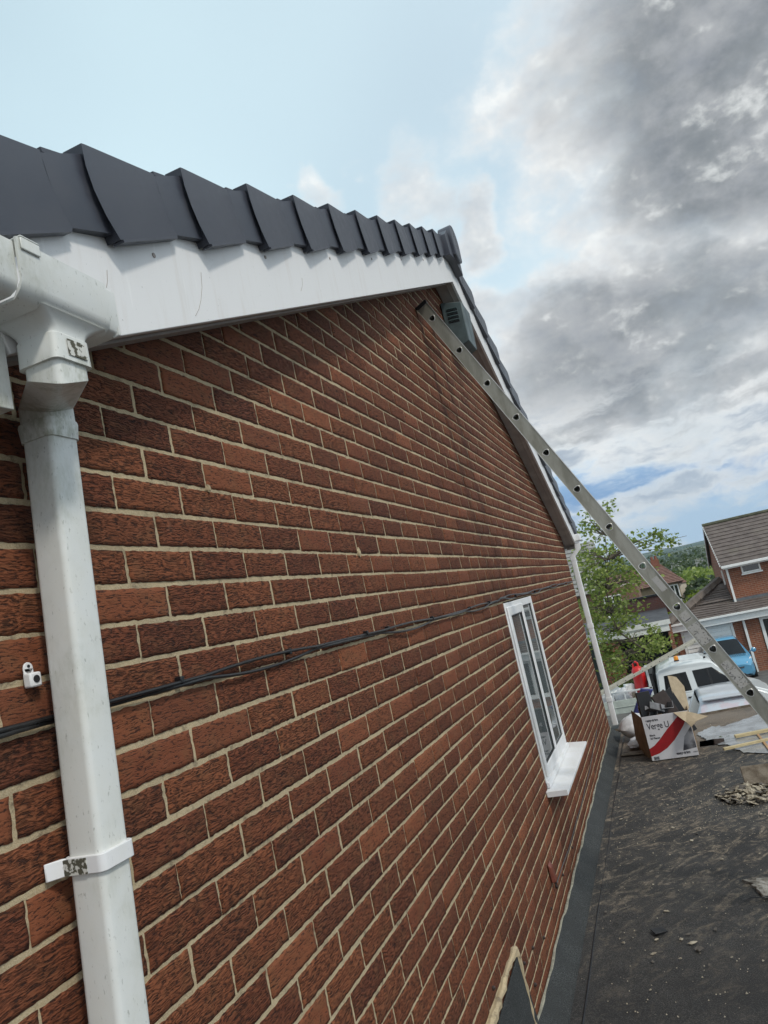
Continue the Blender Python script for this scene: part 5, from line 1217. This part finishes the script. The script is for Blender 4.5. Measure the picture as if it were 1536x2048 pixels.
def van():
    t = empty('dropside_van', (0, 21, GZ), 0, 'white crew cab tipper van with orange beacon parked sideways beyond the roof edge', 'van')
    Pw = paint((.70, .72, .71))
    # cab profile (x, z) lofted across the width with the upper part tapering in
    xr, xf = .20, 2.0
    prof = lambda ins, y: [(xr+.0, y, .62), (xr, y, 1.05), (xr+.06+ins*.3, y, 1.70), (xr+.16+ins*.5, y, 1.80), (xr+.5, y, 1.90-ins), (1.55, y, 1.88-ins), (1.78, y, 1.80-ins*.5), (2.38, y, 1.09), (2.95, y, .82), (3.14, y, .66), (3.22, y, .42), (3.18, y, .28), (xr, y, .28)]
    mb = MB(); mb.loft([prof(.05, .10), prof(.0, .22), prof(.0, 1.78), prof(.05, 1.90)]); cab = mb.build('cab', Pw, t, False, .028, 3)
    # lower sides out to full width
    mb = MB(); pl_ = [(xr+.02, .30), (xr+.02, 1.10), (2.36, 1.06), (2.90, .78), (3.08, .64), (3.16, .42), (3.1, .30)]
    mb.loft([[(x, .0, z) for x, z in pl_], [(x, .098, z) for x, z in pl_]]); mb.build('side_panel', Pw, t, False, .03, 2); mb = MB(); mb.loft([[(x, 1.902, z) for x, z in pl_], [(x, 2.0, z) for x, z in pl_]]); mb.build('side_panel', Pw, t, False, .03, 2)
    # side door skin leaning in with windows
    def side(x, z): return (x, .0+(z-1.1)*.16, z)
    mb = MB()
    for (a, b_) in ((xr+.04, xr+.16), (1.10, 1.28), (2.02, 2.08)):
        pass
    fr = [(xr+.04, 1.08), (xr+.12, 1.72), (1.80, 1.74), (2.36, 1.10)]
    mb.loft([[side(x, z) for x, z in fr], [(side(x, z)[0], side(x, z)[1]+.08, z) for x, z in fr]]); dr = mb.build('door', Pw, t, False, .01)
    def pane(pts, nm='side_window'):
        q = MB(); q.loft([[(side(x, z)[0], side(x, z)[1]-.008, z) for x, z in pts], [(side(x, z)[0], side(x, z)[1]+.02, z) for x, z in pts]]); q.build(nm, M_glasscar, t, False, .012)
    pane([(xr+.20, 1.13), (xr+.26, 1.62), (1.06, 1.64), (1.10, 1.13)]); pane([(1.26, 1.13), (1.22, 1.64), (1.74, 1.65), (2.26, 1.13)])
    mb = MB(); mb.loft([[side(x, z)[:1]+(side(x, z)[1]-.014, z) for x, z in ((1.62, 1.13), (1.60, 1.64), (1.64, 1.64), (1.68, 1.13))], [side(x, z)[:1]+(side(x, z)[1]-.009, z) for x, z in ((1.62, 1.13), (1.60, 1.64), (1.64, 1.64), (1.68, 1.13))]]); mb.build('window_bar', M_dark, t)
    mb = MB(); mb.hexa([(2.37, .2, 1.150), (2.37, 1.8, 1.150), (1.80, 1.72, 1.795), (1.80, .28, 1.795)], [(2.385, .2, 1.165), (2.385, 1.8, 1.165), (1.815, 1.72, 1.810), (1.815, .28, 1.810)]); mb.build('windscreen', M_glasscar, t)
    mb = MB()
    for i in range(5): mb.box(xr+.5, 1.55, .45+i*.26, .50+i*.26, 1.885, 1.905)
    mb.build('roof_rib', Pw, t, False, .008)
    for x in (1.12, 2.0):
        q = MB(); q.box(x, x+.012, -.006, .0, .42, 1.06); q.build('panel_gap', M_dark, t)
    q = MB(); q.box(.95, 1.08, -.03, -.002, .93, .97); q.build('handle', M_dark, t, False, .008); q = MB(); q.box(1.85, 1.97, -.03, -.002, .93, .97); q.build('handle', M_dark, t, False, .008)
    bl = MB(); bl.lathe([(.07, 0), (.07, .03)], (.9, .55, 1.905), 14); b_ = bl.build('beacon_base', M_dark, t); q = MB(); q.lathe([(.062, .03), (.062, .11), (.045, .14), (.0, .145)], (.9, .55, 1.905), 14); q.build('beacon', mat('amber', None, (.85, .30, .02), .25), t, True)
    mb = MB(); mb.box(1.6, 1.66, .3, .36, 1.88, 1.93); mb.box(1.66, 1.72, 1.1, 1.16, 1.88, 1.92); mb.build('roof_mount', M_dark, t)
    mb = MB(); mb.box(2.05, 2.16, -.16, -.03, 1.1, 1.36); mb.build('mirror', M_dark, t, False, .02)
    mb = MB(); mb.loft([[(3.0, .05, .50), (3.10, .4, .50), (3.08, .42, .68), (2.94, .05, .70)], [(3.10, .05, .48), (3.20, .4, .48), (3.12, .42, .70), (2.98, .05, .72)]]); mb.build('headlight', M_lamp, t)
    # bed
    mb = MB(); mb.box(-3.4, .08, .05, 1.95, .80, .86); mb.build('bed_floor', M_dark, t)
    mb = MB(); mb.box(-3.4, .05, .0, .04, .80, 1.17); mb.box(-3.4, .05, -.015, -.001, .97, .99); mb.box(-3.4, .05, 1.96, 2.0, .80, 1.17); mb.box(-3.44, -3.401, 0, 2.0, .80, 1.17); mb.build('dropside', noisy((.50, .54, .48), .2, 4, .5), t, False, .004)
    mb = MB(); mb.box(-3.4, .10, .0, .05, 1.36, 1.40)
    for i in range(11): mb.box(-3.35+i*.33, -3.31+i*.33, .005, .045, 1.171, 1.359)
    mb.build('side_rail', Pw, t, False, .004)
    mb = MB(); mb.box(.09, .17, .05, 1.95, .8, 1.75); mb.build('headboard', M_dark, t); mb = MB(); mb.box(.02, .088, .0, .06, 1.17, 2.0); mb.build('post', Pw, t)
    for x in (-2.3, 2.55):
        for y in (.12, 1.88): wheel(t, x, y, .34, .22)
van()
def on_bed():
    z0 = GZ+.861; Y = 21.
    t = empty('gas_cylinder', (-.20, Y+.35, z0+.20), 0, 'tall red gas cylinder standing on the van bed behind the cab', 'gas cylinder')
    mb = MB(); mb.lathe([(.165, -.2), (.18, 0), (.18, .30), (.186, .31), (.186, .33), (.18, .34), (.18, .74), (.155, .84), (.10, .90), (.05, .92)], (0, 0, 0), 22); mb.build('tank', mat('red_paint', None, (.55, .012, .012), .35), t, True)
    mb = MB(); mb.tube([(-.10, 0, .87), (-.08, 0, 1.0), (0, 0, 1.05), (.04, 0, 1.0), (.05, 0, .90)], .03, 8); mb.build('guard', mat('red_paint2', None, (.6, .02, .015), .35), t, True)
    mb = MB(); mb.lathe([(.02, 0), (.02, .1), (.035, .1), (.03, .15)], (-.05, 0, .90), 10); mb.build('valve', M_dark, t)
    mb = MB(); mb.box(-.13, .13, -.12, .12, 0, .24); o = mb.build('white_tub', M_w, None, False, .02); o.location = (-.56, Y+.4, z0+.42); o.rotation_euler = (0, .1, .3); tag(o, 'white square tub on top of the load left of the red cylinder', 'tub')
    t = empty('bucket', (-.93, Y+.32, z0+.52), 0, 'black bucket lying on its side in the van bed', 'bucket'); R = Matrix.Rotation(math.radians(62), 3, 'X'); mb = MB(); mb.lathe([(.10, -.24), (.14, 0), (.13, 0), (.095, -.22)], (0, 0, 0), 20, R); mb.build('shell', M_black, t, True)
    mb = MB(); mb.lathe([(.138, -.012), (.152, -.012), (.152, .010), (.138, .010)], (0, 0, 0), 24, R); mb.build('rim', M_w, t, True)
    for i, (x, y, s, la) in enumerate(((-1.25, .4, .26, 'white rubble sack at the left end of the load seen past the downpipe'), (-.75, .3, .22, 'white rubble sack under the black bucket'), (-1.7, .6, .30, 'white rubble sack toward the tail of the van bed'), (-.45, .55, .2, 'beige rubble sack under the white tub'))):
        sack((x, Y+y, z0), s*1.2, s, .62, M_sack if i < 3 else M_rubble, 'rubble_sack', la, 'sack', 30+i)
    # ladder resting over the load
    a = px(1222, 1377, Y-.15); b_ = px(1400, 1277, Y-.15); A = Vector((a[0]-1.2*(b_[0]-a[0])/2.5, Y-.12, a[1]-1.2*(b_[1]-a[1])/2.5)); B = Vector((b_[0]+.15, Y-.12, b_[1]+.05))
    t = empty('van_ladder', (0, 0, 0), 0, 'pale aluminium ladder slung diagonally across the van bed and cab', 'ladder'); ml = noisy((.58, .54, .44), .2, 8, .45)
    for dy in (0, .38):
        mb = MB(); mb.beam(A+Vector((0, dy, 0)), B+Vector((0, dy, 0)), .03, .085); mb.build('stile', ml, t, False, .004)
    L = (B-A).length; d = (B-A)/L; i = .2
    while i < L:
        c = A+d*i; mb = MB(); mb.tube([c+Vector((0, -.019, -.01)), c+Vector((0, .398, -.01))], .014, 8); mb.build('rung', M_dark, t, True); i += .27
on_bed()

# ================================================================== AIR
def haze():
    m = bpy.data.materials.new('air'); m.use_nodes = True; n = m.node_tree.nodes; n.clear()
    o = n.new('ShaderNodeOutputMaterial'); v = n.new('ShaderNodeVolumePrincipled'); v.inputs['Color'].default_value = (.78, .88, 1., 1); v.inputs['Density'].default_value = .00030; v.inputs['Anisotropy'].default_value = .2
    m.node_tree.links.new(v.outputs[0], o.inputs['Volume'])
    mb = MB(); mb.box(-1750, 2050, -60, 2450, -24, 110); tag(mb.build('haze', m), kind='stuff')
haze()
